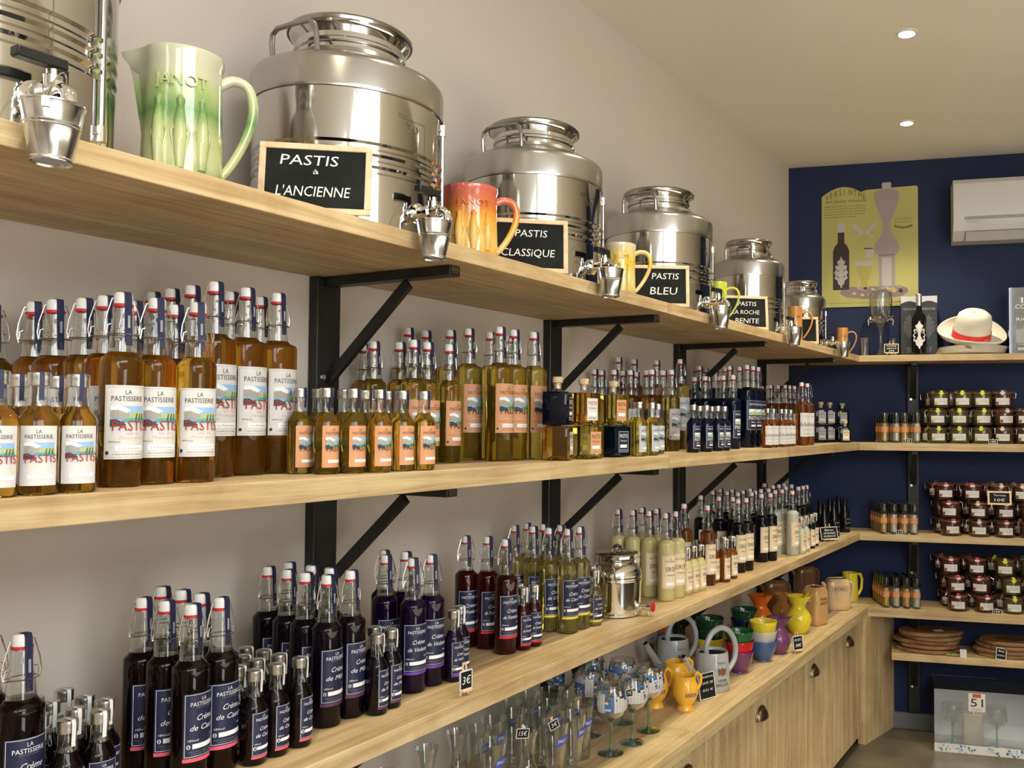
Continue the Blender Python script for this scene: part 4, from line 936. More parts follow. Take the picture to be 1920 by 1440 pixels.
# chalkboards leaning in front of the drums
def chalk_text(mb, lines, fn, seedv=1):
    rnd = random.Random(seedv); fl = Flat(mb, fn)
    for (s, x, y, w, h) in lines:
        fl.text(s, x, y, w, h, 'chalk', 1, skew=.12, res=2)
def board(w, h, lines, name='chalkboard_sign', fr=.013, mat='frame_wood'):
    r = empty(name)
    mb = MB(); t_ = .007
    for (a, b_, c_, d) in ((-w/2, w/2, 0, fr), (-w/2, w/2, h-fr, h), (-w/2, -w/2+fr, fr, h-fr), (w/2-fr, w/2, fr, h-fr)): mb.box(-t_, 0, a, b_, c_, d, mat, bev=.001)
    mb.build('frame', r, 0)
    mb = MB(); mb.box(-t_+.001, -.003, -w/2+fr, w/2-fr, fr, h-fr, 'chalkboard'); mb.build('slate', r, 0)
    if lines: mb = MB(); chalk_text(mb, lines, plane_x(-.0029)); mb.build('chalk_writing', r, 0)
    return r
def put_board(x, y, w, h, lines, label, yaw, lean=7):
    r = board(w, h, lines, fr=.011); r.location = (x, y, TOP+.002); r.rotation_euler = (0, math.radians(-lean), math.radians(yaw)); tag(r, label, 'sign', 'framed chalkboards on the top shelf'); return r
put_board(.388, 1.105, .192, .130, [('PASTIS', -.012, .090, .098, .019), ('à', 0, .074, .010, .009), ("L'ANCIENNE", -.004, .032, .125, .019)], 'chalkboard reading Pastis à l\'Ancienne', -53)
put_board(.372, 1.765, .205, .135, [('PASTIS', .012, .090, .078, .018), ('CLASSiQUE', .004, .040, .13, .019)], 'chalkboard reading Pastis Classique behind the red jug', -51)
put_board(.375, 2.475, .190, .135, [('PASTIS', .018, .090, .085, .020), ('BLEU', .012, .040, .085, .024)], 'chalkboard reading Pastis Bleu', -58)
put_board(.372, 3.215, .190, .135, [('PASTIS', .010, .095, .075, .017), ('LA ROCHE', .004, .062, .11, .016), ('BENITE', .008, .026, .095, .019)], 'chalkboard reading Pastis La Roche Benite', -52)
put_board(.385, 3.89, .150, .125, [], 'blank chalkboard in front of the smallest drum', -60)

# earthenware pitchers
def make_pitcher(mat, Rr, h, text, spout=True, fig=True):
    def mk():
        r = empty('relief_pitcher')
        mb = MB(); prof = [(0, .004), (Rr*.9, .0), (Rr*1.0, .004), (Rr*1.0, h*.25), (Rr*.97, h*.55), (Rr*.95, h*.9), (Rr*1.0, h*.955), (Rr*.99, h), (Rr*.93, h*.995), (Rr*.88, h*.93), (Rr*.88, h*.2), (0, h*.18)]
        mb.open_lathe(prof, mat, seg=36)
        if spout:   # pull the lip out at -y
            for i, (x, y, z) in enumerate(mb.v):
                rr = math.hypot(x, y); a = math.atan2(y, x); d = abs(((a+PI/2+PI) % (2*PI))-PI); k = max(0, 1-d/.30)**1.2*max(0, (z/h-.70)/.30)
                mb.v[i] = (x+math.cos(-PI/2)*k*Rr*.55, y+math.sin(-PI/2)*k*Rr*.52, z-k*h*.035)
        o = mb.build('body', r, 50)
        mb = MB(); hy = Rr*.97
        mb.tube(sm([(0, hy-.006, h*.82), (0, hy+.014, h*.875), (0, hy+.036, h*.84), (0, hy+.045, h*.70), (0, hy+.040, h*.52), (0, hy+.026, h*.34), (0, hy+.010, h*.20), (0, hy-.002, h*.12)], 3), Rr*.15, mat, 10, r2=Rr*.11); mb.build('handle', r, 60)
        mb = MB(); fn = cyl_fn(Rr*.965)
        v, f = text_fit(text, 0, h*.70, Rr*1.25, h*.085)
        v3 = [fn(x, y, 0) for x, y in v]; top = [fn(x, y, 10) for x, y in v]; mb.add(top, f, mat)
        from collections import Counter
        ec = Counter(); 
        for g in f:
            for a_, b_ in zip(g, g[1:]+g[:1]): ec[(a_, b_)] += 1
        sides = [(a_, b_) for (a_, b_) in ec if (b_, a_) not in ec]; n = len(v3)
        mb.add(v3+top, [(a_, b_, b_+n, a_+n) for a_, b_ in sides], mat); mb.build('raised_lettering', r, 20)
        if fig:
            mb = MB()
            for s in (-.55, 0, .55):
                a = s; pts = []
                for (dx, z, q) in ((0, .10, .010), (0, .30, .016), (-.01, .45, .013), (0, .55, .008), (0, .60, .010), (0, .63, .004)):
                    pts.append((dx, z, q))
                for i in range(len(pts)-1):
                    (d0, z0, q0), (d1, z1, q1) = pts[i], pts[i+1]
                    mb.tube([pol(Rr*.975, a+d0, h*z0), pol(Rr*.975, a+d1, h*z1)], q0*Rr/.05*.55, mat, 8, r2=q1*Rr/.05*.55)
                for sg in (-1, 1): mb.tube([pol(Rr*.98, a, h*.5), pol(Rr*.985, a+sg*.22, h*.36), pol(Rr*.98, a+sg*.12, h*.2)], .0022, mat, 6)
            mb.build('relief_figures', r, 60)
        return r
    return mk
def px_h(p, v):      # height above p whose picture row is v
    c_ = R.T@(np.array(p)-CAM); return None
for (key, mat, u0, u1, x, h, txt, rot, lb) in [
    ('pg', 'glaze_fade_green', 262, 418, .325, .215, 'JANOT', -38, 'large green pitcher with raised lettering beside the nearest drum'),
    ('pr', 'glaze_fade_red', 833, 935, .345, .165, 'JANOT', -45, 'red-to-orange pitcher with raised lettering beside the second drum'),
    ('py', 'glaze_fade_yellow', 1133, 1193, .35, .160, 'JANOT', -58, 'cream and yellow pitcher left of the Pastis Bleu board'),
    ('pl', 'glaze_fade_lime', 1332, 1364, .35, .155, 'JANOT', -62, 'lime green pitcher beside the fourth drum'),
    ('po', 'glaze_ocre', 1476, 1505, .35, .17, 'Casa', -64, 'ochre mug with handwritten name left of the blank board'),
    ('pp', 'glaze_ocre', 1568, 1590, .33, .16, 'Casa', -64, 'ochre mug at the far end of the top shelf')]:
    y, rr = tangent_y(u0, u1, 300, x)
    tag(inst(key, make_pitcher(mat, rr, h, txt, spout=key in ('pg', 'pr'), fig=key[1] in 'gryl'), (x, y, TOP+.0006), math.radians(rot)), lb, 'pitcher', 'glazed pitchers on the top shelf')

# small drum on the lower shelf
def make_minidrum():
    r = empty('small_steel_drum'); Rr = .078
    mb = MB(); mb.lathe([(0, 0), (Rr*.95, 0), (Rr*1.02, .003), (Rr*1.02, .008), (Rr*.98, .012), (Rr, .10), (Rr*1.01, .103), (Rr, .107), (Rr*.99, .111), (Rr, .115), (Rr, .122), (Rr*.95, .136), (Rr*.78, .150), (Rr*.72, .153)], 'chrome', seg=48); mb.build('tank', r, 30)
    mb = MB(); mb.open_lathe([(Rr*.72, .152), (Rr*.70, .156), (Rr*.73, .159), (Rr*.70, .162), (Rr*.73, .165), (Rr*.70, .168), (Rr*.70, .176), (Rr*.84, .180), (Rr*.86, .183), (Rr*.8, .186), (Rr*.4, .188), (0, .188)], 'steel', seg=40); mb.build('neck_and_lid', r, 30)
    mb = MB(); mb.tube([(0, -.034, .187), (0, -.03, .197), (0, -.012, .203), (0, .012, .203), (0, .03, .197), (0, .034, .187)], .0055, 'steel_dark', 8); mb.build('lid_grip', r)
    for a in (-PI/2, PI/2):
        mb = MB(); mb.tube([(Rr*.92, -.030, .105), (Rr*1.08, -.031, .118), (Rr*1.12, -.029, .146), (Rr*1.1, -.02, .156), (Rr*1.1, .02, .156), (Rr*1.12, .029, .146), (Rr*1.08, .031, .118), (Rr*.92, .030, .105)], .0028, 'steel', 8, T(rz=a)); mb.build('handle', r)
    mb = MB(); z = .026
    mb.lathe([(.012, 0), (.012, .004), (.008, .006), (.008, .020), (.011, .022), (.011, .040), (0, .041)], 'chrome', seg=16, mx=T(Rr*.97, 0, z, ry=PI/2)); mb.tube([(Rr+.026, 0, z), (Rr+.026, 0, z-.024)], .0055, 'chrome', 10); tp = mb.build('tap', r, 40)
    mb = MB(); mb.lathe([(.013, 0), (.013, .006), (.009, .007), (0, .007)], 'rubber_red', seg=16, mx=T(Rr+.0385, 0, z, ry=PI/2)); mb.build('red_ring', tp, 40)
    return r
d_ = [q for q in low if q[7] == 'drum'][0]
tag(inst('mini', make_minidrum, (d_[0], d_[1], S3+.0006), math.radians(8)), 'small polished steel drum with red-ringed tap among the liqueurs', 'drum')

# small price boards
def price(w, h, lines, fr=.004, easel=True, mat='paper_white'):
    r = empty('price_board'); zb = .012 if easel else 0
    mb = MB(); 
    for (a, b_, c_, d) in ((-w/2, w/2, 0, fr), (-w/2, w/2, h-fr, h), (-w/2, -w/2+fr, fr, h-fr), (w/2-fr, w/2, fr, h-fr)): mb.box(-.003, .001, a, b_, c_+zb, d+zb, mat)
    mb.build('frame', r, 0); mb = MB(); mb.box(-.003, 0, -w/2+fr, w/2-fr, fr+zb, h-fr+zb, 'chalkboard'); mb.build('slate', r, 0)
    mb = MB(); chalk_text(mb, [(s, x, y+zb, ww, hh) for s, x, y, ww, hh in lines], plane_x(.0002)); mb.build('chalk_writing', r, 0)
    if easel:
        mb = MB()
        for s in (-1, 1): mb.tube([(-.0055, s*w*.32, 0), (-.0055, s*w*.10, h+.016+zb)], .0022, 'frame_wood', 5)
        mb.tube([(-.03, 0, 0), (-.006, 0, h+zb)], .0018, 'frame_wood', 5); mb.box(-.001, .006, -w*.36, w*.36, .009, .0125, 'frame_wood'); mb.build('easel', r, 40)
    return r
p = at_x(874, 1275, .425); r = price(.034, .040, [('3€', 0, .012, .022, .016)], .002); r.location = (p[0], p[1], S3); r.rotation_euler = (0, 0, math.radians(-8)); tag(r, 'tiny chalk price board reading 3€ by the violet liqueurs', 'sign', 'small chalk price boards')
p = at_x(1557, 1000, .405); r = price(.10, .06, [('Bières', 0, .040, .05, .010), ('ARTISANALES', 0, .025, .07, .009), ('PROVENCE 3€', 0, .010, .07, .009)], .003); r.location = (p[0], p[1], S3); r.rotation_euler = (0, math.radians(-14), math.radians(-38)); tag(r, 'small chalk board on an easel before the dark corner bottles', 'sign', 'small chalk price boards')

# ================================================================ counter goods
def counter(u, v): p = at_z(u, v, CT); return [float(p[0]), float(p[1]), CT+.0006]
def make_wineglass():
    r = empty('wine_glass')
    mb = MB(); mb.lathe([(0, 0), (.036, 0), (.0375, .0015), (.030, .003), (.010, .007), (.006, .012), (0, .012)], 'glass_teal', seg=28); mb.build('foot', r, 40)
    mb = MB(); mb.lathe([(.006, .011), (.0042, .022), (.0038, .06), (.0045, .085), (.009, .092), (0, .093)], 'glass_teal', seg=14); mb.build('stem', r, 60)
    bow = [(0, .0925), (.012, .094), (.028, .102), (.041, .117), (.048, .136), (.0495, .150), (.047, .170), (.042, .188), (.0385, .200)]
    mb = MB(); mb.open_lathe(bow+[(.0379, .2004)]+[(max(a-.0011, 0), b_+.001) for a, b_ in bow[::-1]], 'glass', seg=36); bo = mb.build('bowl', r, 60)
    def rad(z):
        for (a, z0), (b_, z1) in zip(bow, bow[1:]):
            if z0 <= z <= z1: return a+(b_-a)*(z-z0)/(z1-z0)
        return .04
    mb = MB(); rnd = random.Random(5)
    nc = 34; rows = 9; z0 = .128; dz = .0066
    cols = ['paper_white', 'pic_sky', 'pr_blue', 'pr_blue', 'paper_white', 'paper_grey', 'pr_orange', None, None]
    blocks = {}
    for j in range(rows):
        for i in range(nc):
            key = (i//3, j//3); 
            if key not in blocks: blocks[key] = 'pr_orange' if (j//3 == 0 and i//3 in (2, 3)) else rnd.choice(['paper_white', 'pr_blue', 'pr_blue', 'paper_white', 'paper_grey'])
            if rnd.random() < (.04 if j < 5 else .2+.1*(j-5)): continue
            c_ = blocks[key] if rnd.random() < .84 else 'paper_white'
            a0, a1 = 2*PI*i/nc+.006, 2*PI*(i+1)/nc-.006; za, zb = z0+dz*j, z0+dz*(j+1)-.0004
            mb.add([pol(rad(za)+.0006, a0, za), pol(rad(za)+.0006, a1, za), pol(rad(zb)+.0006, a1, zb), pol(rad(zb)+.0006, a0, zb)], [(0, 1, 2, 3)], c_)
    pr = mb.build('printed_pattern', bo, 0); pr['kind'] = 'stuff'
    mb = MB(); fl = Flat(mb, lambda x, y, l: pol(rad(y)+.0012+l*.0003, x/.049, y)); fl.curved = True; fl.poly([(.013*math.cos(t_), .146+.013*math.sin(t_)) for t_ in [k*PI/8 for k in range(16)]], 'paper_white', 0); fl.text('51', 0, .139, .017, .014, 'ink_black', 1); mb.build('number_print', bo, 0)
    return r
pm('pr_blue', (.07, .17, .40), .5); pm('pr_orange', (.70, .36, .04), .5)
gw = 'printed wine glasses with teal stems'
wg = [(1143, 1413, 'front wine glass with a 7€ card', 25), (1185, 1393, 'printed wine glass right of the front one', -10), (1216, 1370, 'rightmost printed wine glass, next to the yellow jugs', -30), (1106, 1378, 'printed wine glass behind the front one, left foot', 60), (1150, 1354, 'printed wine glass in the middle of the back row', 160),
      (1081, 1350, 'printed wine glass left of the group, behind the tumblers', 200), (1040, 1345, 'printed wine glass farthest left under the shelf', 100)]
used = []
for u, v, lb, rot in wg:
    p = counter(u, v)
    used.append([p[0], p[1], CT, .0505, 'wine', make_wineglass, math.radians(rot), lb, 'glass', gw])
def make_tumbler():
    r = empty('flared_tumbler')
    pr = [(0, .0), (.024, .0), (.0255, .002), (.0265, .010), (.0235, .020), (.0245, .024), (.026, .05), (.031, .10), (.0375, .150)]
    mb = MB(); mb.open_lathe(pr+[(.0378, .1512), (.0366, .151), (.030, .10), (.0248, .05), (.021, .028), (0, .026)], 'glass', seg=28); b_ = mb.build('glass_body', r, 60)
    mb = MB(); fl = Flat(mb, lambda x, y, l: pol(.0308+(y-.10)*.13+.0008+l*.0003, x/.032, y)); 
    fl.curved = True; fl.poly([(-.019, .090), (.013, .098), (.019, .122), (-.013, .114)], 'ink_blue', 0); fl.text('JANOT', 0, .102, .026, .009, 'ink_white', 1, skew=0); mb.build('logo_print', b_, 0)
    return r
def make_carafe():
    r = empty('glass_carafe')
    pr = [(0, 0), (.044, 0), (.048, .004), (.050, .02), (.047, .045), (.036, .075), (.022, .098), (.0175, .115), (.0175, .140), (.022, .165), (.0285, .185)]
    mb = MB(); mb.open_lathe(pr+[(.0288, .1862), (.0275, .186), (.021, .165), (.0165, .140), (.0165, .115), (.021, .097), (.035, .074), (.046, .044), (.048, .02), (0, .012)], 'glass', seg=32); b_ = mb.build('glass_body', r, 60)
    mb = MB(); fl = Flat(mb, cyl_fn(.0500)); fl.poly([(.024*math.cos(t_), .036+.014*math.sin(t_)) for t_ in [k*PI/8 for k in range(16)]], 'paper_navy', 0) if False else fl.rect(-.028, .028, .012, .044, 'paper_navy', 0, 6); fl.text('51', 0, .018, .026, .018, 'ink_white', 2); mb.build('logo_print', b_, 0)
    return r
gt = 'flared glass tumblers under the shelf'; gcf = 'glass carafes under the shelf'
tum = [(1092,1322),(1073,1339),(1044,1352),(1030,1318),(1005,1333),(972,1336),(1060,1300),(1035,1296),(1000,1300),(929,1348),(925,1392),(955,1318),(900,1365)]
tum.sort()
for i, (u, v) in enumerate(tum):
    p = at_z(u, v, CT+.150); used.append([float(p[0]), float(p[1]), CT, .0385, 'tum', make_tumbler, math.radians(-20+8*(i % 3)), f'flared tumbler with blue logo, {ORD[i]} from left', 'glass', gt])
car = [(720,1448),(800,1402),(864,1371),(981,1369)]
for i, (u, v) in enumerate(car):
    p = at_z(u, v, CT+.185); used.append([float(p[0]), float(p[1]), CT, .051, 'car', make_carafe, math.radians(-30), f'flared-neck glass carafe, {ORD[i]} from left', 'carafe', gcf])
def finish(lst, xmax=CXF-.006):
    relax(lst, xmax, 300)
    for x, y, z, rad, key, mk, rot, lb, cat, grp in lst:
        if key: tag(inst(key, mk, (x, y, z+.0006), rot), lb, cat, grp)
finish(used)
def near(kind, u, v, hh):
    q = at_z(u, v, CT+hh); return min((g for g in used if g[4] == kind), key=lambda g: (g[0]-q[0])**2+(g[1]-q[1])**2)
g7 = near('wine', 1143, 1413, 0); g15 = near('car', 981, 1369, .185); g3 = near('tum', 1044, 1352, .150)
for (s, g, dx, dy, z, w, h, yaw, roll, lb) in [('7€', g7, .053, .014, .166, .024, .022, -32, 3, 'tiny chalk card reading 7€ on the front wine glass'), ('15€', g15, .010, -.036, .178, .034, .024, -30, -8, 'tiny chalk card reading 15€ on a carafe'), ('3€', g3, .024, -.036, .146, .028, .024, -30, 20, 'tiny chalk card reading 3€ on a tumbler')]:
    r = price(w, h, [(s, 0, h*.28, w*.6, h*.45)], .0016, False); r.location = (g[0]+dx, g[1]+dy, CT+z); r.rotation_euler = (math.radians(roll), 0, math.radians(yaw)); tag(r, lb, 'sign', 'small chalk price boards')
    mb = MB(); mb.box(-.009, -.003, -.003, .003, h*.5, h+.008, 'frame_wood'); mb.build('clothes_peg', r, 0)

# yellow jugs
def make_jug(mat, k=1.0, txt='RICARD'):
    def mk():
        r = empty('ball_jug')
        pr = [(0, 0), (.030, 0), (.031, .003), (.024, .012), (.022, .016), (.036, .034), (.044, .056), (.042, .080), (.036, .096), (.034, .104), (.035, .112), (.033, .113), (.031, .104), (.038, .078), (.040, .056), (0, .02)]
        mb = MB(); mb.open_lathe([(a*k, b_*k) for a, b_ in pr], mat, seg=32)
        for i, (x, y, z) in enumerate(mb.v):
            a = math.atan2(y, x); d = abs(((a+PI/2+PI) % (2*PI))-PI); q = max(0, 1-d/.6)*max(0, (z/k-.085)/.03)
            mb.v[i] = (x, y-q*.012*k, z+q*.004*k)
        mb.build('body', r, 60)
        mb = MB(); mb.tube([(0, .032*k, .106*k), (0, .044*k, .118*k), (0, .058*k, .104*k), (0, .058*k, .084*k), (0, .050*k, .066*k), (0, .040*k, .056*k)], .0055*k, mat, 10); mb.build('handle', r, 60)
        mb = MB(); fl = Flat(mb, lambda x, y, l: pol(.0446*k+l*.0004, x/(.044*k), y)); fl.rect(-.020*k, .020*k, .052*k, .062*k, 'ink_brown', 0, 4); fl.text(txt, 0, .0545*k, .032*k, .0055*k, 'paper_cream', 1); mb.build('name_print', r, 0)
        return r
    return mk
for u, v, rot, k, lb in ((1285, 1330, -38, 1.0, 'front yellow ball jug left of the price board'), (1228, 1325, -40, 1.05, 'yellow ball jug behind the wine glasses'), (1268, 1303, -40, 1.05, 'yellow ball jug behind the front yellow one')):
    p = counter(u, v); tag(inst('jug%s' % k, make_jug('glaze_yellowjug', k), p, math.radians(rot)), lb, 'jug', 'yellow ball jugs')
# grey watering-can jugs
def make_can():
    r = empty('watering_can_jug'); mat = 'glaze_grey'; R0, R1, h = .066, .058, .135
    mb = MB(); mb.open_lathe([(0, .003), (R0*.95, 0), (R0, .005), (R1, h-.004), (R1*.97, h), (R1*.9, h-.004), (R1*.88, h-.012), (R1*.8, h-.014)], mat, seg=40); mb.open_lathe([(R1*.9, h-.010), (0, h-.035)], 'hole', seg=24); mb.build('body', r, 50)
    mb = MB(); mb.tube(sm([(0, -R1*.45, h-.010), (0, -R1*.42, h+.022), (0, -R1*.05, h+.060), (0, R1*.65, h+.076), (0, R1*1.35, h+.058), (0, R1*1.80, h+.010), (0, R1*1.72, h-.048), (0, R1*1.02, h-.092)]), .0105, mat, 12); mb.build('handle', r, 60)
    mb = MB(); mb.tube([(0, -R0*.8, .03), (0, -R0*1.15, .052), (0, -R0*1.75, .110), (0, -R0*1.9, .128)], .017, mat, 14, r2=.0105); mb.lathe([(.0085, .0), (0, .0)], 'hole', seg=12, mx=T(0, -R0*1.905, .1295, rx=math.radians(40))) ; mb.build('spout', r, 60)
    mb = MB(); fl = Flat(mb, lambda x, y, l: pol(R0+(R1-R0)*y/h+.0008+l*.0003, x/.062, y))
    fl.curved = True; fl.text('PASTIS', 0, .098, .034, .0075, 'ink_black', 1)
    fl.poly([(0, .088), (.006, .080), (.016, .084), (.019, .074), (.013, .068), (.016, .058), (.006, .062), (0, .054), (-.006, .062), (-.016, .058), (-.013, .068), (-.019, .074), (-.016, .084), (-.006, .080)], 'ink_brown', 1)
    fl.text('HENRI', 0, .036, .034, .010, 'ink_black', 1); fl.text('BARDOUIN', 0, .020, .050, .012, 'ink_black', 1); mb.build('crest_print', r, 0)
    return r
for u, v, rot, lb in ((1335, 1290, -30, 'front grey watering-can jug behind the price board'), (1262, 1262, -30, 'second grey watering-can jug, behind the front one'), (1205, 1240, -30, 'grey watering-can jug mostly hidden under the shelf')):
    p = counter(u, v); tag(inst('can', make_can, p, math.radians(rot)), lb, 'jug', 'grey watering-can jugs')
p = counter(1318, 1306); r = price(.078, .088, [('HENRI BARDOUIN', 0, .070, .062, .007), ('-CARAFE  28€', 0, .050, .060, .008), ('-BOLS  4€', 0, .026, .05, .008)], .003, False); r.location = (min(p[0]+.03, .46), p[1]-.02, CT+.002); r.rotation_euler = (0, math.radians(-10), math.radians(-22)); tag(r, 'square chalk price board leaning on the grey jug', 'sign', 'small chalk price boards')
# bowls and handled jugs
def make_bowl(mat):
    def mk():
        r = empty('bowl'); mb = MB(); o_ = [(0, .002), (.024, 0), (.026, .004), (.036, .016), (.047, .040), (.052, .068), (.0535, .078)]
        mb.open_lathe(o_+[(.0530, .0795), (.0515, .078), (.049, .066), (.044, .040), (.033, .018), (0, .008)], mat, seg=36); mb.build('shell', r, 60)
        mb = MB(); mb.lathe([(.026, 0), (.0265, .004), (.024, .006)], mat, seg=24); mb.build('foot_ring', r, 60); return r
    return mk
def stack(u, v, mats, labels, s=1, x=None):
    p = counter(u, v)
    for i, (m_, lb) in enumerate(zip(mats, labels)):
        if m_ is None: continue
        tag(inst('bowl_'+m_, make_bowl('glaze_'+m_), (p[0], p[1], p[2]+.036*s*i), 0, s=s, rx=.0), lb, 'bowl', 'glazed bowls in stacks')
stack(1386, 1260, ['purple', 'red', 'green'], ['purple bowl, bottom of the nearest stack', 'red bowl, middle of the nearest stack', 'green bowl, top of the nearest stack'], 1.05)
stack(1431, 1238, ['blue', 'lgrey', 'yellow'], ['blue bowl, bottom of the second stack', 'pale grey bowl, middle of the second stack', 'yellow bowl, top of the second stack'], 1.05)
stack(1330, 1235, ['yellow', 'dgreen', 'dgreen'], ['yellow bowl under the dark green ones, behind the grey jug', 'dark green bowl in the shaded stack behind the grey jug', 'dark green bowl on top behind the grey jug'], 1.1)
stack(1395, 1215, ['dblue', 'dblue', 'dgreen'], ['dark blue bowl at the bottom of the shaded rear stack', 'dark blue bowl in the middle of the shaded rear stack', 'dark green bowl topping the shaded rear stack'], 1.1)
stack(1232, 1235, ['orange', 'blue', 'orange'], ['orange bowl behind the grey jugs, bottom', 'blue bowl behind the grey jugs', 'orange bowl behind the grey jugs, top'], 1.0)
def make_vase(mat):
    def mk():
        r = empty('pinched_jug'); n = 40
        pr = [(0, .002), (.036, 0), (.040, .004), (.055, .035), (.060, .060), (.055, .085), (.038, .108), (.031, .120), (.034, .132), (.050, .158), (.056, .168), (.054, .168), (.046, .156), (.028, .130), (.026, .118), (.05, .085), (.05, .04), (0, .02)]
        mb = MB(); mb.open_lathe(pr, mat, seg=n)
        for i, (x, y, z) in enumerate(mb.v):
            a = math.atan2(y, x); q = max(0, (z-.128)/.04)
            d = abs(((a-math.radians(40)+PI) % (2*PI))-PI); k1 = max(0, 1-d/.5)
            dn = max(0, math.exp(-((d-.75)/.22)**2)) 
            rr = math.hypot(x, y)*(1+q*(.30*k1-.30*dn)); mb.v[i] = (rr*math.cos(a), rr*math.sin(a), z+q*.012*k1)
        mb.build('body', r, 60)
        mb = MB(); a = math.radians(135); mb.tube([pol(.052, a, .155), pol(.075, a, .150), pol(.085, a, .12), pol(.075, a, .085), pol(.057, a, .07)], .007, mat, 10); mb.build('handle', r, 60)
        return r
    return mk
for u, v, m_, s, rot, lb in ((1459, 1224, 'purple', .88, -30, 'purple pinched-lip jug behind the yellow bowl'), (1497, 1186, 'yellow', 1.0, -20, 'bright yellow pinched-lip jug behind the small price card'), (1425, 1185, 'orange', 1.0, -20, 'orange pinched-lip jug in the shade behind the bowls'), (1466, 1165, 'ocre', .8, 0, 'ochre pinched-lip jug between the orange and yellow ones')):
    p = counter(u, v); tag(inst('vase'+m_, make_vase('glaze_'+m_), p, math.radians(rot), s=s), lb, 'jug', 'pinched-lip jugs')
p = at_x(1498, 1213, .466); r = price(.055, .058, [('PICHETS', 0, .036, .036, .010), ('38€', 0, .013, .032, .013)], .003); r.location = (float(p[0]), float(p[1]), CT); r.rotation_euler = (0, math.radians(-8), math.radians(-28)); tag(r, 'price board on an easel reading Pichets 38€', 'sign', 'small chalk price boards')
def make_boxjug(mat, w, d, h, lines, handle=True):
    def mk():
        r = empty('square_jug'); mb = MB()
        pr = [(0, .002), (.82, 0), (.95, .006), (1.0, .03), (1.0, .72*1), (.96, .86), (.86, .93), (.72, .97), (.70, .94), (0, .90)]
        mb.lathe([(a, b_*h if b_ > .05 else b_) for a, b_ in pr], mat, seg=40, sx=d/2, sy=w/2, sq=5); mb.build('body', r, 60)
        mb = MB(); mb.lathe([(.78, h*.945), (.5, h*.95), (0, h*.95)], 'glaze_brown', seg=32, sx=d/2, sy=w/2, sq=5); mb.build('dark_top', r, 60)
        mb = MB(); mb.tube([(0, -w*.42, h*.62), (0, -w*.56, h*.76), (0, -w*.66, h*.86)], .014, mat, 12, r2=.008); mb.build('spout', r, 60)
        if handle: mb = MB(); mb.tube([(0, w*.42, h*.82), (0, w*.60, h*.84), (0, w*.68, h*.72), (0, w*.66, h*.45), (0, w*.58, h*.24), (0, w*.46, h*.18)], .008, mat, 10); mb.build('handle', r, 60)
        mb = MB(); fl = Flat(mb, plane_x(d/2+.0012))
        for (s, y, ww, hh, fr) in lines:
            if fr: fl.frame(-ww*.62, ww*.62, y-hh*.5, y+hh*1.5, .0012, 'ink_brown', 1)
            fl.text(s, 0, y, ww, hh, 'ink_black', 1)
        mb.build('name_print', r, 0); return r
    return mk
p = counter(1532, 1170); p[0] -= .01
tag(inst('bj1', make_boxjug('glaze_tan', .105, .10, .185, [('RICARD', .118, .055, .013, 0), ('ANISETTE', .098, .06, .013, 0)]), p, math.radians(-18)), 'tan square jug with dark shoulder right of the bright yellow jug', 'jug', 'square advertising jugs')
p = counter(1577, 1143); p[0] -= .02
tag(inst('bj2', make_boxjug('glaze_beige', .125, .09, .165, [('RICARD', .105, .062, .012, 1)]), p, math.radians(-55)), 'beige square jug with framed name and handle', 'jug', 'square advertising jugs')
p = counter(1470, 1140); p[0] = max(.09, p[0]-.12)
for u, v, lb in ((1460, 1148, 'brown square jug in the shade, left'), (1500, 1115, 'brown square jug in the shade behind the tan one')):
    p = counter(u, v); p[0] = max(.10, p[0]-.10); tag(inst('bj3', make_boxjug('glaze_brown', .12, .10, .17, []), p, math.radians(-50)), lb, 'jug', 'square advertising jugs')
def make_ylw():
    r = empty('tall_jug'); mb = MB(); mb.open_lathe([(0, .002), (.044, 0), (.046, .004), (.043, .10), (.041, .150), (.039, .150), (.038, .02), (0, .012)], 'glaze_yellow', seg=30); mb.build('body', r, 60)
    mb = MB(); mb.tube([(0, .038, .142), (0, .062, .140), (0, .072, .11), (0, .068, .06), (0, .05, .03), (0, .042, .026)], .008, 'glaze_yellow', 10); mb.build('handle', r, 60); return r
p = at_x(1596, 1085, .36); tag(inst('tallj', make_ylw, (float(p[0]), float(p[1])-.03, CT+.0006), math.radians(-50)), 'tall yellow jug in the corner behind the beige square jug', 'jug')
def make_herb():
    r = empty('herb_packet'); mb = MB(); mb.lathe([(0, 0), (.026, 0), (.028, .01), (.027, .15), (.015, .155), (0, .155)], 'leaf_green', seg=10); mb.build('bag', r, 40)
    mb = MB(); mb.box(-.012, .012, -.018, .018, .150, .172, 'seal_white'); mb.build('header_card', r, 0); return r
for i, (u, x) in enumerate(((1536, .15), (1552, .17), (1568, .19), (1585, .21), (1604, .22))):
    p = at_x(u, 1080, x); tag(inst('herb', make_herb, (float(p[0]), float(p[1])-.02, CT+.0006), math.radians(-40)), f'green packet with a white header, {ORD[i]} from left behind the jugs', 'packet', 'green packets behind the jugs')
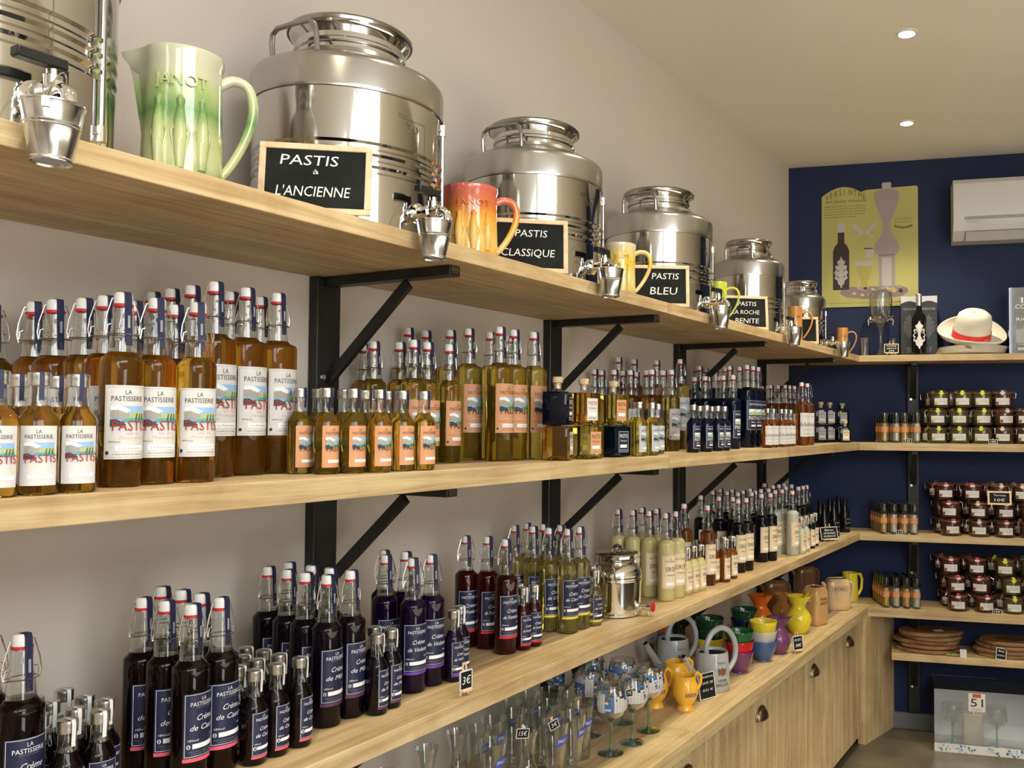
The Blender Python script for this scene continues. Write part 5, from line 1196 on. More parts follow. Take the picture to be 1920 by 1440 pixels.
# ================================================================ back wall goods
def bk(u, d, z=None):
    p = at_b(u, 800, d); return float((p-BO)@BE)
def bput(e, d, z): p = back(e, d, z); return (p[0], p[1], z+.0006)
def make_mill(kind):
    def mk():
        r = empty('spice_mill')
        mb = MB(); mb.open_lathe([(0, .004), (.019, 0), (.022, .004), (.021, .012), (.0195, .018), (.0195, .105), (.017, .112)], 'glass_clear', seg=14); mb.build('glass_jar', r, 50)
        mb = MB(); mb.lathe([(0, .012), (.0165, .012), (.0175, .02), (.0175, .102), (0, .102)], kind, seg=14); mb.build('spice', r, 50)
        mb = MB(); fl = Flat(mb, cyl_fn(.0197)); fl.rect(-.035, .035, .055, .085, 'label_orange', 0, 12); fl.rect(-.03, .03, .0605, .0615, 'paper_cream', 1, 8); fl.rect(-.03, .03, .079, .080, 'paper_cream', 1, 8); fl.text('MOULIN', 0, .067, .03, .006, 'paper_cream', 1); mb.build('label', r, 0)
        mb = MB(); mb.lathe([(.0195, .106), (.0205, .110), (.0200, .140), (.0185, .158), (0, .160)], 'glass_smoke', seg=14); mb.lathe([(.0185, .107), (.0185, .112), (0, .112)], 'black_plastic', seg=14); mb.lathe([(.002, .112), (.002, .150), (0, .150)], 'chrome', seg=6); mb.build('grinder_cap', r, 50)
        return r
    return mk
gm = 'spice mills on the back shelves'
shelfname = {MID: 'second', S3: 'third', CT: 'fourth'}
for z, us, ds in ((MID, (1658, 1680, 1696, 1719), (.235, .185, .135)), (S3, (1656, 1675, 1695, 1713), (.235, .190, .145, .10, .055)), (CT, (1660, 1679, 1698, 1717), (.255, .21, .165, .12, .075))):
    for j, d in enumerate(ds):
        e0 = bk(us[0], ds[0]); 
        for i, u in enumerate(us):
            kind = 'spice_white' if ((i+(z == MID)*1+(z == S3)) % 2 == (0 if z != CT else 1)) else 'spice_yellow'
            e = bk(u, ds[0])-.013*j; rowname = ORD[j]
            tag(inst('mill'+kind, make_mill(kind), bput(e, d, z), BA-PI/2), f"{'white' if kind == 'spice_white' else 'yellow'} spice mill, {ORD[i]} from left, row {['one','two','three','four','five'][j]} of {shelfname[z]} back shelf", 'mill', gm)
def make_jar(body, tagm):
    def mk():
        r = empty('clip_jar'); R0 = .040
        mb = MB(); mb.lathe([(0, .002), (R0*.85, 0), (R0, .005), (R0, .048), (R0*.95, .056), (R0*.98, .058), (0, .058)], body, seg=20); mb.build('filled_jar', r, 50)
        mb = MB(); mb.lathe([(R0*.96, .0575), (R0*.97, .061), (R0*.96, .0615)], 'gasket', seg=18); mb.build('rubber_seal', r, 50)
        mb = MB(); mb.open_lathe([(R0*1.0, .0612), (R0*1.03, .064), (R0*.98, .069), (R0*.85, .072), (R0*.55, .070), (0, .070)], 'glass_clear', seg=20); mb.build('glass_lid', r, 50)
        mb = MB()
        for s in (-1, 1): mb.tube([(.0, s*R0*.99, .066), (.006, s*(R0+.010), .060), (.006, s*(R0+.008), .036), (.010, s*R0*.98, .044)], .0011, 'wire', 4)
        mb.build('wire_clip', r)
        mb = MB(); fl = Flat(mb, cyl_fn(R0)); fl.rect(-.028, .028, .012, .040, 'paper_white', 0, 6); fl.text('Confit de', 0, .030, .03, .004, 'ink_grey', 1); fl.text('PROVENCE', 0, .022, .034, .005, 'ink_grey', 1); fl.poly([(-.027, .013), (-.018, .013), (-.014, .020), (-.020, .026), (-.027, .024)], 'pic_hill' if tagm == 'tag_lime' else 'ink_brown', 1); mb.build('label', r, 0)
        mb = MB(); mb.add([(R0+.0035, -.006, .052), (R0+.0035, .006, .052), (R0+.0035, .006, .070), (R0+.0035, -.006, .070), (R0*.6, .006, .0725), (R0*.6, -.006, .0725)], [(0, 1, 2, 3), (3, 2, 4, 5)], tagm)
        mb.add([(R0+.004, .011*math.cos(t_), .060+.004*math.sin(t_)) for t_ in [k*PI/6 for k in range(12)]], [tuple(range(12))], 'paper_white' if tagm != 'tag_lime' else tagm); mb.build('paper_seal', r, 0)
        return r
    return mk
gj = 'clip jars stacked on the back shelves'
def jars(z, layout, zn):
    """layout: level -> (list of (u, body, tag), row depths)"""
    for lev, (cols, ds) in enumerate(layout):
        for j, d in enumerate(ds):
            for i, (u, b_, t_) in enumerate(cols):
                e = bk(u, ds[0])-.03*j; jit = random.uniform(-.25, .25)
                rr = 'front' if j == 0 else ['', 'second', 'third', 'fourth'][j]
                tag(inst('jar'+b_+t_, make_jar(b_, t_), bput(e, d*1.0, z+.0925*lev), BA-PI/2+jit, s=1.25), f"clip jar, {ORD[i]} from left, {['bottom','middle','top'][lev]} layer, {rr} row, {zn}", 'jar', gj)
O, Bn, Rd = ('jar_olive', 'tag_lime'), ('jar_brown', 'tag_buff'), ('jar_red', 'tag_pink'); Gn = ('jar_olive', 'tag_green')
jars(MID, [([(1757, *O), (1798, *O), (1842, *O), (1882, *Bn), (1922, *Bn)], (.205, .095)), ([(1757, *O), (1798, *O), (1842, *O), (1882, *Bn), (1922, *Bn)], (.205, .095)), ([(1762, *O), (1806, *O), (1842, *O), (1881, *Bn)], (.19, .08))], 'second back shelf')
jars(S3, [([(1781, *Rd), (1834, *Bn), (1882, *Rd), (1930, *Bn)], (.205, .095)), ([(1781, *Rd), (1834, *Bn), (1882, *Rd), (1930, *Rd)], (.20, .09)), ([(1770, *Rd), (1822, *Rd), (1872, *Bn), (1916, *Bn)], (.19, .08))], 'third back shelf')
jars(CT, [([(1794, *Rd), (1843, *Rd), (1897, *O), (1945, *Gn)], (.225, .115)), ([(1790, *Rd), (1837, *Rd), (1894, *O), (1940, *Gn)], (.215, .105)), ([(1780, *Rd), (1828, *Rd), (1882, *O), (1930, *Gn)], (.20, .09))], 'fourth back shelf')
for (u, z, s, lb, w, h) in ((1701, MID, '5.5€', 'tiny price card under the mills on the second back shelf', .045, .022), (1862, MID, '10€', 'tiny price card under the green-tagged jars', .045, .022), (1688, S3, '5.5€', 'tiny price card under the mills on the third back shelf', .045, .022), (1867, CT, '10€', 'tiny price card before the red jars', .045, .022)):
    d = {MID: BD-.006, S3: BD-.006, CT: .279}[z]; r = price(w, h, [(s, 0, .006, .028, .010)], .002, False); r.location = bput(bk(u, d), d, z); r.rotation_euler = (0, math.radians(-8), BA-PI/2); tag(r, lb, 'sign', 'small chalk price boards')
    mb = MB(); mb.box(-.006, -.003, -.002, .002, 0, h+.006, 'frame_wood'); mb.build('peg', r, 0)
p = at_b(1874, 932, .252); r = price(.115, .070, [('Terrines', 0, .044, .06, .010), ('10€', 0, .018, .05, .014)], .009, False, 'frame_wood'); r.location = bput(float((p-BO)@BE), .2585, S3+.168); r.rotation_euler = (0, math.radians(-10), BA-PI/2); tag(r, 'wood-framed chalkboard reading 10€ among the brown jars', 'sign', 'small chalk price boards')

# wooden boards on the lowest back shelf
ZL = .465
def make_disc(seed_):
    def mk():
        rnd = random.Random(seed_); r = empty('wooden_board'); n = 26; a_, b_ = .165+rnd.uniform(-.01, .01), .108
        poly = []
        ph = rnd.uniform(0, 6)
        for i in range(n):
            t_ = 2*PI*i/n; k = 1+.05*math.sin(2*t_+ph)+.04*math.sin(3*t_+ph*2)+rnd.uniform(-.012, .012); poly.append((a_*k*math.cos(t_), b_*k*math.sin(t_)))
        mb = MB(); v = []; 
        for z, s in ((0, .965), (.004, 1), (.015, 1), (.019, .965)): v += [(x*s, y*s, z) for x, y in poly]
        f = [tuple(range(n-1, -1, -1)), tuple(range(3*n, 4*n))]+[(j*n+i, j*n+(i+1) % n, (j+1)*n+(i+1) % n, (j+1)*n+i) for j in range(3) for i in range(n)]
        mb.add(v, f, 'olive_wood'); mb.build('slab', r, 30)
        mb = MB(); mb.prism([(x*.55, y*.5) for x, y in poly[::2]], .0192, .0196, 'glaze_brown'); mb.build('grain_heart', r, 30)
        return r
    return mk
e1 = bk(1737, .15); e2 = bk(1890, .15)
for i in range(5): tag(inst('disc%d' % i, make_disc(i), bput(e1+random.uniform(-.012, .012)+.012*(i % 2), .145, ZL+.021*i+(.003 if i else 0)), BA+random.uniform(-.1, .1), ry=.0), f"olive wood board, {['bottom','second','third','fourth','top'][i]} of the left stack", 'board', 'olive wood boards')
for i in range(4): tag(inst('disc%d' % (i+1), make_disc(i+1), bput(e2+random.uniform(-.012, .012), .145, ZL+.021*i), BA+random.uniform(-.1, .1)), f"olive wood board, {['bottom','second','third','top'][i]} of the right stack", 'board', 'olive wood boards')
mb = MB(); mb.box(-.026, .026, -.019, .019, 0, .0006, 'paper_white'); o = mb.build('price_ticket', smooth=0); o.location = bput(bk(1757, .15), .16, ZL+.107); o.rotation_euler = (0, 0, .6); tag(o, 'white paper ticket lying on the left stack of wooden boards', 'ticket')
mb = MB(); mb.box(-.0005, .0005, -.016, .016, 0, .04, 'paper_white'); o = mb.build('price_ticket', smooth=0); o.location = bput(bk(1803, .245), .262, ZL); o.rotation_euler = (0, -.1, BA-PI/2); tag(o, 'white paper ticket standing right of the left board stack', 'ticket')
r = empty('leaf_sprig'); r.location = bput(bk(1784, .255), .263, ZL); r.rotation_euler = (0, 0, BA); tag(r, 'small green olive leaf sprig at the shelf edge by the boards', 'leaf')
for i in range(7):
    a = i*.9; mb = MB(); L = .045; ca, sa = math.cos(a), math.sin(a)*.25
    mb.add([(0, 0, .003), (L*.5*ca-.006*sa*4, L*.5*sa+.004, .012+.004*(i % 3)), (L*ca, L*sa-.0, .006+.006*(i % 2)), (L*.5*ca+.006, L*.5*sa-.004, .011)], [(0, 1, 2, 3)], 'leaf_green'); mb.build('leaf', r, 0)
r = price(.05, .058, [('Bois', 0, .038, .026, .010), ("d'olivier", 0, .018, .036, .008)], .003, False); r.location = bput(bk(1873, .262), .262, ZL); r.rotation_euler = (math.radians(-6), math.radians(-12), BA-PI/2); tag(r, 'small chalk board leaning before the right board stack', 'sign', 'small chalk price boards')

# clear gift box with wine glasses on the floor
p0 = at_z(1752, 1409, 0); eb = float((p0-BO)@BE); db = float((p0-BO)@BN)
r = empty('gift_box', back(eb, db, .001), BA); tag(r, 'clear plastic gift box with glasses standing on the floor under the shelves', 'box')
Wb, Db, Hb = .95, .27, .315
mb = MB(); mb.box(0, Wb, 0, Db, 0, .003, 'paper_white'); mb.box(0, Wb, Db-.002, Db, 0, Hb, 'film'); mb.box(0, .0008, 0, Db, 0, Hb, 'film'); mb.box(Wb-.0008, Wb, 0, Db, 0, Hb, 'film'); mb.box(0, Wb, 0, Db, Hb-.001, Hb, 'film'); mb.box(0, Wb, 0, .0008, .045, Hb, 'film'); mb.build('clear_shell', r, 0)
mb = MB(); fl = Flat(mb, lambda x, y, l: (x, -.001-l*.0005, y)); fl.rect(0, .46, .003, .045, 'paper_white', 0); fl.rect(.46, Wb, .003, .045, 'paper_white', 0); mb.build('printed_base_band', r, 0)
mb = MB(); mb.box(.002, Wb-.002, Db-.006, Db-.003, .003, Hb*.97, 'paper_box'); mb.build('backing_card', r, 0)
mb = MB(); fl = Flat(mb, lambda x, y, l: (x, -.001-l*.0005, y)); rnd = random.Random(3)
for i in range(150):
    x = rnd.uniform(.005, Wb-.01); y = rnd.uniform(.006, .040); s = rnd.uniform(.005, .011)
    if .19 < x < .25: continue
    m_ = rnd.choice(['pr_blue', 'pic_sky', 'pic_sky']) if x < .46 else rnd.choice(['rubber_red', 'tag_pink', 'pic_sky'])
    if rnd.random() < .5: fl.rect(x, x+s, y-s/2, y+s/2, m_, 1)
    else: fl.poly([(x+s*.6*math.cos(k*PI/4), y+s*.6*math.sin(k*PI/4)) for k in range(8)], m_, 1)
o = mb.build('dot_pattern', r, 0); o['kind'] = 'stuff'
mb = MB(); fl = Flat(mb, lambda x, y, l: (x, -.0015-l*.0005, y)); fl.rect(.165, .245, .215, .305, 'paper_white', 0); fl.rect(.185, .225, .285, .302, 'tag_pink', 1); fl.text('51', .205, .240, .060, .040, 'ink_black', 2); fl.text('COFFRET', .205, .222, .05, .009, 'ink_grey', 2); mb.build('number_label', r, 0)
def make_plainglass():
    g = empty('stemmed_glass'); bow = [(0, .115), (.02, .118), (.05, .135), (.055, .150), (.053, .185), (.048, .215)]
    mb = MB(); mb.open_lathe(bow+[(.0475, .2155)]+[(max(a-.001, 0), b_+.001) for a, b_ in bow[::-1]], 'glass', seg=26); mb.build('bowl', g, 60)
    mb = MB(); mb.lathe([(0, 0), (.042, 0), (.043, .002), (.012, .008), (.006, .02), (.005, .09), (.012, .112), (0, .115)], 'glass_teal', seg=18); mb.build('stem_and_foot', g, 50); return g
for i, x in enumerate((.095, .31, .56, .80)):
    q = BO+BE*(eb+x)+BN*(db-.10); tag(inst('pg_', make_plainglass, (q[0], q[1], .0055)), f'stemmed glass inside the clear gift box, {ORD[i]} from left', 'glass', 'glasses inside the gift box')
def make_pack(mat):
    def mk():
        g = empty('bottle_pack'); mb = MB(); mb.box(-.05, .05, -.03, .03, 0, .155, mat, bev=.004); mb.build('carton', g, 0)
        mb = MB(); mb.lathe([(.013, .155), (.010, .165), (.010, .195), (.012, .197), (0, .200)], 'chrome', seg=14, mx=T(0, -.01, 0)); mb.build('bottle_neck', g, 40); return g
    return mk
for x, m_, lb in ((.20, 'paper_cream', 'beige carton with a bottle neck inside the gift box'), (.68, 'glaze_red', 'dark red carton with a bottle neck inside the gift box')):
    q = BO+BE*(eb+x)+BN*(db-.16); tag(inst('pack'+m_, make_pack(m_), (q[0], q[1], .0055), BA), lb, 'carton')

# ---------------------------------------------------------------- top back shelf
def make_shot():
    r = empty('shot_glass'); mb = MB(); mb.open_lathe([(0, 0), (.017, 0), (.0175, .002), (.023, .098), (.0225, .0985), (.0165, .024), (0, .022)], 'glass', seg=24); mb.build('glass_body', r, 60)
    mb = MB(); mb.lathe([(.0168, .004), (.017, .020), (0, .020)], 'glass_clear', seg=20); mb.build('thick_base', r, 60); return r
for u, d, lb in ((1622, .20, 'tall shot glass left of the absinthe fountain'), (1676, .11, 'tall shot glass behind the small price easel')):
    tag(inst('shot', make_shot, bput(bk(u, d), d, TOP)), lb, 'glass', 'tall shot glasses')
r = empty('absinthe_fountain', bput(bk(1652, .13), .13, TOP), BA-PI/2); tag(r, 'tall glass absinthe fountain with four small taps', 'fountain')
mb = MB(); mb.open_lathe([(0, 0), (.042, 0), (.043, .003), (.02, .018), (.009, .05), (.008, .12), (.013, .155), (.03, .175)], 'glass', seg=30); mb.build('pedestal', r, 60)
mb = MB(); mb.open_lathe([(0, .176), (.03, .177), (.055, .20), (.062, .25), (.063, .34), (.0625, .345), (.0612, .34), (.06, .25), (.053, .205), (0, .18)], 'glass', seg=36); mb.build('water_bowl', r, 60)
mb = MB(); mb.open_lathe([(.064, .345), (.055, .358), (.02, .366), (.008, .372), (.006, .385), (.011, .395), (.006, .405), (0, .407)], 'glass', seg=30); mb.build('lid', r, 60)
for i in range(4):
    a = PI/4+i*PI/2; mb = MB(); mb.tube([(.050, 0, .195), (.085, 0, .198), (.092, 0, .190), (.092, 0, .180)], .005, 'chrome', 8, T(rz=a)); mb.tube([(.076, -.014, .212), (.076, .014, .212)], .0035, 'chrome', 6, T(rz=a)); mb.tube([(.076, 0, .198), (.076, 0, .212)], .003, 'chrome', 6, T(rz=a)); mb.build('tap', r, 50)
r = price(.075, .050, [('FONTAINE', 0, .034, .05, .008), ('ABSINTHE', 0, .021, .05, .008), ('49€', 0, .007, .03, .009)], .004, True, 'frame_wood'); r.location = bput(bk(1672, .235), .235, TOP); r.rotation_euler = (0, math.radians(-8), BA-PI/2); tag(r, 'small wooden easel price board before the absinthe fountain', 'sign', 'small chalk price boards')
def leaf_poly(cx_, cy_, w, h):
    pts = []
    for s in (1, -1):
        seq = [(0, 1), (.10, .88), (.30, .82), (.22, .74), (.44, .66), (.34, .58), (.5, .46), (.38, .40), (.46, .28), (.26, .22), (.215, .105), (.08, .06), (.04, -.02)]
        q = [(cx_+s*x*w, cy_+y*h) for x, y in seq]; pts += q if s > 0 else q[::-1][:-1]
    return pts
def put_leaf(fl, cx_, cy_, w, h, mat, lay, dark):
    P_ = leaf_poly(cx_, cy_, w, h); n = len(P_); c_ = (cx_, cy_+h*.5)
    v = [fl.fn(c_[0], c_[1], lay)]+[fl.fn(x, y, lay) for x, y in P_]; fl.mb.add(v, [(0, (i+1) % n+1, i+1) for i in range(n)], mat)
    for y in (.3, .5, .68):
        for s in (-1, 1): fl.poly([(cx_+s*w*.08, cy_+h*y), (cx_+s*w*.28, cy_+h*(y+.07)), (cx_+s*w*.30, cy_+h*(y+.03))][::(1 if s > 0 else -1)], dark, lay+1)
r = empty('absinthe_bottle', bput(bk(1724, .205), .205, TOP), BA-PI/2); tag(r, 'black bottle with pale leaf ornament before the dark boxes', 'bottle')
mb = MB(); mb.lathe([(0, 0), (.036, 0), (.038, .004), (.038, .185), (.034, .205), (.018, .228), (.0145, .245), (.0145, .285)], 'spirit_black', seg=30); mb.build('filled_body', r, 50)
mb = MB(); mb.lathe([(.0155, .262), (.0155, .312), (.0175, .314), (.0175, .322), (.0150, .325), (0, .326)], 'alu', seg=20); mb.build('foil_cap', r, 40)
mb = MB(); fl = Flat(mb, cyl_fn(.0385)); put_leaf(fl, 0, .035, .072, .145, 'paper_white', 3, 'ink_black'); fl.text('VERSINTHE', 0, .118, .036, .006, 'ink_grey', 5); mb.build('leaf_ornament', r, 0)
for i, (u0, lb) in enumerate(((1706, 'tall dark gift box left of the black bottle'), (1742, 'tall dark gift box right behind the black bottle'))):
    e = bk(u0, .13); r = empty('bottle_box', bput(e, .085, TOP), BA-PI/2); tag(r, lb, 'box', 'dark gift boxes with grey tops')
    mb = MB(); mb.box(-.042, .042, -.045, .045, 0, .325, 'card_black', bev=.001); mb.build('carton', r, 0)
    mb = MB(); fl = Flat(mb, plane_x(.0428)); fl.rect(-.045, .045, .285, .325, 'paper_grey', 0)
    fl.poly([(-.045, .285)]+[(-.045+.09*k/8, .285+.014*math.sin(PI*k/8)) for k in range(9)]+[(.045, .285)], 'card_black', 1)
    fl.text('VERSINTHE', 0, .250, .070, .012, 'ink_grey', 1); put_leaf(fl, 0, .10, .07, .13, 'card_grey', 1, 'card_black'); fl.poly([(-.01, .02), (.01, .02), (.02, .05), (-.02, .05)], 'card_grey', 1); mb.build('front_print', r, 0)
# hats
def make_hat(band):
    def mk():
        r = empty('straw_hat'); n = 44; mb = MB()
        pr = [(.180, .040), (.176, .032), (.160, .012), (.130, .003), (.100, .002), (.096, .004), (.093, .040), (.089, .090), (.081, .122), (.058, .140), (.025, .143), (0, .138)]
        v = []; f = []
        for (q, z) in pr:
            for i in range(n):
                a = 2*PI*i/n; k = 1+.10*math.cos(2*a); up = 0
                if q > .12: up = (q-.12)/.06*.012*(-math.cos(2*a)); 
                v.append((q*math.cos(a)*(1.06 if q < .11 else 1.0), q*math.sin(a)*(.9 if q < .11 else .92), z+up))
        for j in range(len(pr)-1):
            for i in range(n): f.append((j*n+i, j*n+(i+1) % n, (j+1)*n+(i+1) % n, (j+1)*n+i))
        mb.add(v, f, 'straw'); o = mb.build('straw_shell', r, 80); 
        md = o.modifiers.new('thickness', 'SOLIDIFY'); md.thickness = .003; md.offset = -1
        if band:
            mb = MB(); v = []; f = []
            for (q, z) in ((.0985, .005), (.0955, .042)):
                for i in range(n): a = 2*PI*i/n; v.append((q*math.cos(a)*1.065, q*math.sin(a)*.905, z))
            for i in range(n): f.append((i, (i+1) % n, n+(i+1) % n, n+i))
            mb.add(v, f, 'rubber_red'); mb.build('hat_band', r, 80)
            mb = MB(); fl = Flat(mb, lambda x, y, l: (.100*1.065*math.cos(x/.1-.75)+.0008, .0985*.905*math.sin(x/.1-.75), y)); fl.text('RICARD', 0, .014, .03, .009, 'ink_white', 1); mb.build('band_print', r, 0)
        return r
    return mk
eh = bk(1822, .13)
for i in range(5):
    o = inst('hatp', make_hat(False), bput(eh+.004*(i-2), .133, TOP+.004+.0075*i), BA, s=.72); o.scale = (.98, .72, .28); tag(o, f"pale straw hat under the red-banded one, {['bottom','second','third','fourth','top'][i]} of the stack", 'hat', 'straw hats in a stack')
o = inst('hat', make_hat(True), bput(eh, .120, TOP+.098), 0); o.rotation_euler = (math.radians(38), math.radians(7), BA); o.scale = (.97, .80, 1.12); tag(o, 'white straw hat with a red band lying tilted on the hat stack', 'hat')
mb = MB(); mb.box(-.016, .016, -.001, .001, 0, .011, 'ink_brown'); o = mb.build('hat_tag', smooth=0); o.location = bput(bk(1816, .252), .252, TOP+.031); o.rotation_euler = (0, .35, BA); tag(o, 'small dark tag hanging from the tilted hat brim', 'tag')
# clear coffret
p = at_b(1892, 640, .19); ec = float((p-BO)@BE)
r = empty('clear_box', bput(ec, .20, TOP), BA); tag(r, 'clear plastic box with a bottle at the right edge of the top back shelf', 'box')
mb = MB(); Wc, Dc, Hc = .26, .12, .345
mb.box(0, Wc, 0, .0008, 0, Hc, 'film'); mb.box(0, .0008, 0, Dc, 0, Hc, 'film'); mb.box(Wc-.0008, Wc, 0, Dc, 0, Hc, 'film'); mb.box(0, Wc, 0, Dc, Hc-.0008, Hc, 'film'); mb.box(0, Wc, Dc-.002, Dc, 0, Hc, 'card_grey'); mb.build('clear_shell', r, 0)
mb = MB(); fl = Flat(mb, lambda x, y, l: (x, -.001-l*.0005, y)); fl.text('COFFRET', .10, .235, .14, .022, 'ink_white', 1); fl.text('CADEAU', .10, .215, .08, .010, 'ink_grey', 1); fl.frame(.02, .24, .165, .195, .002, 'ink_grey', 1); fl.text('RICARD', .10, .172, .13, .016, 'ink_white', 1); fl.rect(.04, .24, .045, .055, 'ink_grey', 1); fl.rect(.04, .24, .02, .034, 'paper_grey', 1); mb.build('front_print', r, 0)
mb = MB(); mb.lathe([(0, .004), (.042, .004), (.044, .01), (.044, .155), (.038, .185), (.018, .22), (.0145, .25), (.0145, .285), (0, .286)], 'glass_clear', seg=24, mx=T(.07, .06, 0)); b_ = mb.build('bottle', r, 50)
mb = MB(); mb.lathe([(.016, .270), (.017, .300), (0, .301)], 'alu', seg=16, mx=T(.07, .06, 0)); mb.build('cap', b_, 50)
mb = MB(); fl = Flat(mb, lambda x, y, l: (.07+.0446*math.sin(x/.044), .06-.0446*math.cos(x/.044), y)); fl.rect(-.04, .04, .06, .13, 'paper_white', 0, 8); fl.poly([(-.02, .10), (.0, .085), (.03, .11), (.0, .12)], 'tag_pink', 0); mb.build('label', b_, 0)

pm('poster_gold', (.40, .33, .08), .6)
# ---------------------------------------------------------------- poster on the navy wall
pa, pb, pc = at_b(1541, 577, .006), at_b(1722, 570, .006), at_b(1541, 368, .006)
kx = float((pb-pa)@BE)/181.0; kz = float(pc[2]-pa[2])/209.0
r = empty('wall_poster', (float(pa[0]), float(pa[1]), float(pa[2])), BA); tag(r, 'yellow shaped absinthe advertising panel on the navy wall', 'poster')
def PX(x, y): return ((x-1541)*kx, (577-y)*kz)
outl = [(1541, 577), (1541, 370)]+[(1541+83*k/10, 370-math.sin(PI*(.08+.84*k/10))*22+5) for k in range(1, 10)]+[(1626, 361), (1652, 360), (1719, 358), (1722, 361), (1722, 577)]
mb = MB(); poly = [PX(*q) for q in outl][::-1]; n = len(poly)
c0 = PX(1630, 470); v = [(x, -.0, z) for x, z in poly]+[(x, .005, z) for x, z in poly]+[(c0[0], 0, c0[1])]
mb.add(v, [(2*n, (i+1) % n, i) for i in range(n)]+[(i, (i+1) % n, n+(i+1) % n, n+i) for i in range(n)], 'poster_yellow'); mb.build('panel', r, 0)
def pfn(x, y, l): q = PX(x, y); return (q[0], -.0006-l*.0004, q[1])
mb = MB(); fl = Flat(mb, pfn)
word = 'VERSINTHE'; 
for i, ch in enumerate(word):
    t_ = i/(len(word)-1); x = 1551+72*t_; y = 377-math.sin(PI*t_)*9; v, f, tw = text2d(ch); h = 10.5
    fl.mb.add([pfn(x-3+px*9.5, y-py*h/.7, 1) for px, py in v], f, 'poster_olive')
def ptext(s, x, y, w, h, mat, sk=0, lay=1):
    v, f = text_fit(s, 0, 0, w, h, sk); mb.add([pfn(x+a_, y-b_, lay) for a_, b_ in v], f, mat)
ptext('aux plantes d\'absinthe', 1587, 382, 78, 5, 'poster_olive', .3)
for i, s in enumerate(('Soigne les harmonies entre elles avec', 'Recette aux plantes du sud de la France', 'les saveurs du terroir avec une grande', 'subtilite une note ecrite bien particuliere', 'des vraies rives nobles')): ptext(s, 1585-(8 if i == 4 else 0), 390+i*5, 80 if i < 4 else 62, 2.6, 'poster_olive')
mb.build('printed_words', r, 0)
mb = MB(); fl = Flat(mb, pfn)
def prev(pts, mat, lay=1): 
    half = [(x, y) for x, y in pts]; v = []; f = []
    return half
def sil(cx_, prof, mat, lay):
    v = []; f = []
    for (w, y) in prof: v += [pfn(cx_-w, y, lay), pfn(cx_+w, y, lay)]
    for i in range(len(prof)-1): f.append((2*i, 2*i+1, 2*i+3, 2*i+2))
    mb.add(v, f, mat)
sil(1578, [(7, 420), (7, 438)], 'poster_silver', 1); sil(1578, [(6, 438), (6.5, 458), (12, 464), (15.5, 473), (15.5, 545)], 'poster_dark', 1)
fl2 = Flat(mb, lambda x, y, l: pfn(x, -y, l)); put_leaf(fl2, 1578, -540, 27, 58, 'poster_silver', 2, 'poster_dark')
sil(1664, [(7, 349), (9, 352), (8, 360)], 'poster_silver', 1)
sil(1664, [(10, 361), (22, 366), (24, 376), (20, 392), (11, 412), (6, 425), (7, 438), (14, 452), (22, 462), (24, 472), (20, 481)], 'poster_mauve', 1)
sil(1664, [(15, 481), (15, 545)], 'poster_mauve', 1); sil(1664, [(9, 488), (9, 540)], 'poster_silver', 2)
sil(1664, [(16, 481), (16, 485)], 'poster_mauve2', 3)
sil(1632, [(7, 468), (7, 487)], 'poster_silver', 1); sil(1630, [(8, 469), (8, 471)], 'poster_dark', 2)
sil(1622, [(18, 493), (16, 502)], 'poster_silver', 1); sil(1622, [(16, 502), (5, 535), (8, 543), (4, 548)], 'poster_gold', 1)
sil(1632, [(10, 533), (46, 537), (58, 546), (54, 555), (30, 562), (5, 563)], 'poster_mauve2', 2) if False else sil(1640, [(50, 540), (62, 545), (64, 552), (52, 559), (20, 563)], 'poster_mauve2', 0)
rnd = random.Random(2)
for i in range(26): x = rnd.uniform(1586, 1690); y = rnd.uniform(541, 556); s = rnd.uniform(2, 5); fl.poly([(x+s*math.cos(k*PI/3), y-s*.6*math.sin(k*PI/3)) for k in range(6)], rnd.choice(['poster_mauve', 'poster_silver', 'poster_dark', 'poster_peach']), 3)
for s in (-1, 1):
    fl.poly([(1622-s*2, 440), (1622+s*2, 442), (1606 if s < 0 else 1638, 447+3), (1606-3 if s < 0 else 1641, 447)][::s], 'poster_silver', 1)
    fl.poly([(1622+s*0, 442), (1622+s*10, 430), (1622+s*25, 420), (1622+s*20, 432), (1622+s*6, 443)][::-s], 'poster_silver', 1)
mb.build('printed_picture', r, 0)
mb = MB()
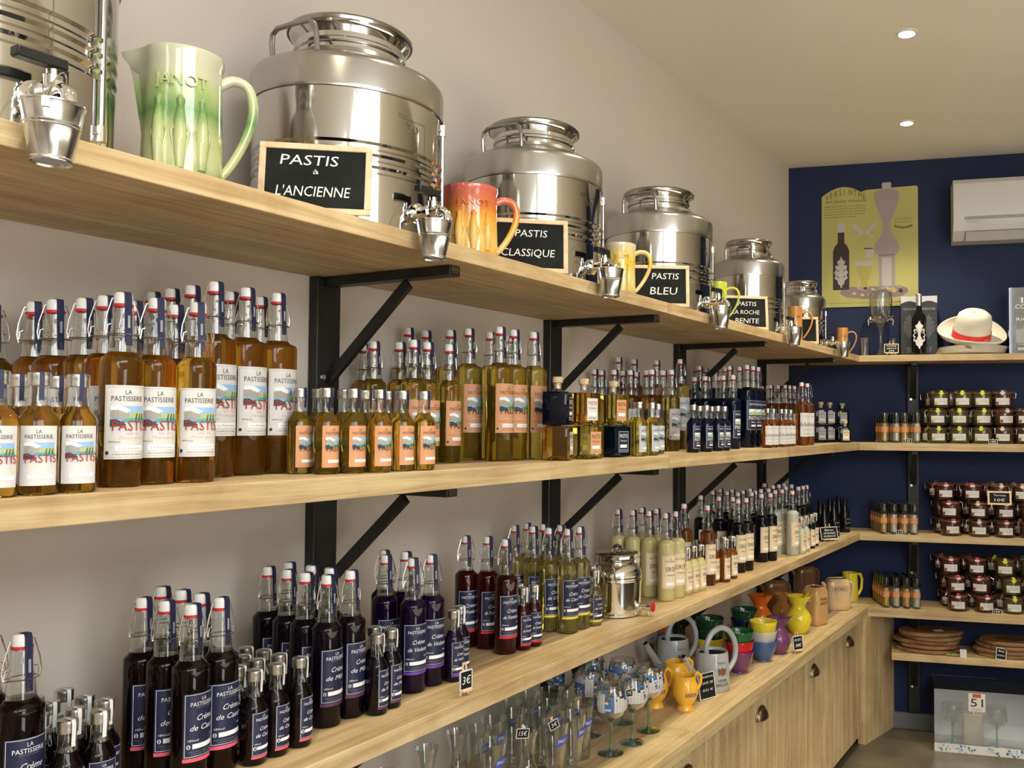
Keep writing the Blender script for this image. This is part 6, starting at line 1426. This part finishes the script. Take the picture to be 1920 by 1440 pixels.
ptext('UNE TRADITION', 1695, 419, 34, 3, 'poster_olive'); ptext('DE PROVENCE', 1695, 425, 30, 3, 'poster_olive')
fl = Flat(mb, pfn)
for i in range(9): x = 1680+i*3.8; y = 431+3*math.sin(PI*i/8); fl.poly([(x, y+3), (x-2, y), (x, y-3), (x+2, y)], 'poster_olive', 1)
ptext('L ABUS D ALCOOL EST DANGEREUX POUR LA SANTE', 1622, 571, 140, 2.6, 'poster_olive'); mb.build('small_print', r, 0)

# ---------------------------------------------------------------- air conditioner
pa = at_b(1783, 461, .0); pt = at_b(1783, 352, .0)
r = empty('air_conditioner', (float(pa[0]), float(pa[1]), float(pa[2])), BA); tag(r, 'white air conditioner on the navy wall cut off by the right edge', 'air conditioner')
H_ = float(pt[2]-pa[2]); L_ = .88
def body(x0, x1, prof, mat, mb):
    n = len(prof); v = [(x, -d, z) for x in (x0, x1) for d, z in prof]; f = [tuple(range(n)), tuple(range(2*n-1, n-1, -1))]+[(i, n+i, n+(i+1) % n, (i+1) % n) for i in range(n)]; mb.add(v, f, mat)
prof = [(0, 0), (.10, .004), (.165, .045), (.195, .095), (.198, .115), (.190, H_-.03), (.165, H_-.004), (0, H_)]
prof = [(d, z if z < .12 else z) for d, z in prof]
mb = MB(); body(0, L_, prof, 'ac_white', mb); mb.build('casing', r, 25)
mb = MB(); body(.055, L_-.04, [(.196, .098), (.202, .098), (.202, .112), (.196, .114)], 'ac_grey', mb); mb.build('air_slot', r, 0)
mb = MB(); mb.add([(.06, -.104, .002), (L_-.05, -.104, .002), (L_-.05, -.166, .041), (.06, -.166, .041)], [(0, 1, 2, 3)], 'ac_grey'); mb.add([(.065, -.108, .0), (L_-.055, -.108, .0), (L_-.055, -.170, .038), (.065, -.170, .038)], [(0, 1, 2, 3)], 'ac_white'); mb.build('louvre_flap', r, 0)
mb = MB(); v, f = text_fit('ATLANTIC', 0, 0, .07, .008); mb.add([(.10+a_, -.1935-(.0), .083+b_) for a_, b_ in v], f, 'ac_grey'); mb.build('maker_print', r, 0)
bpy.context.view_layer.update()
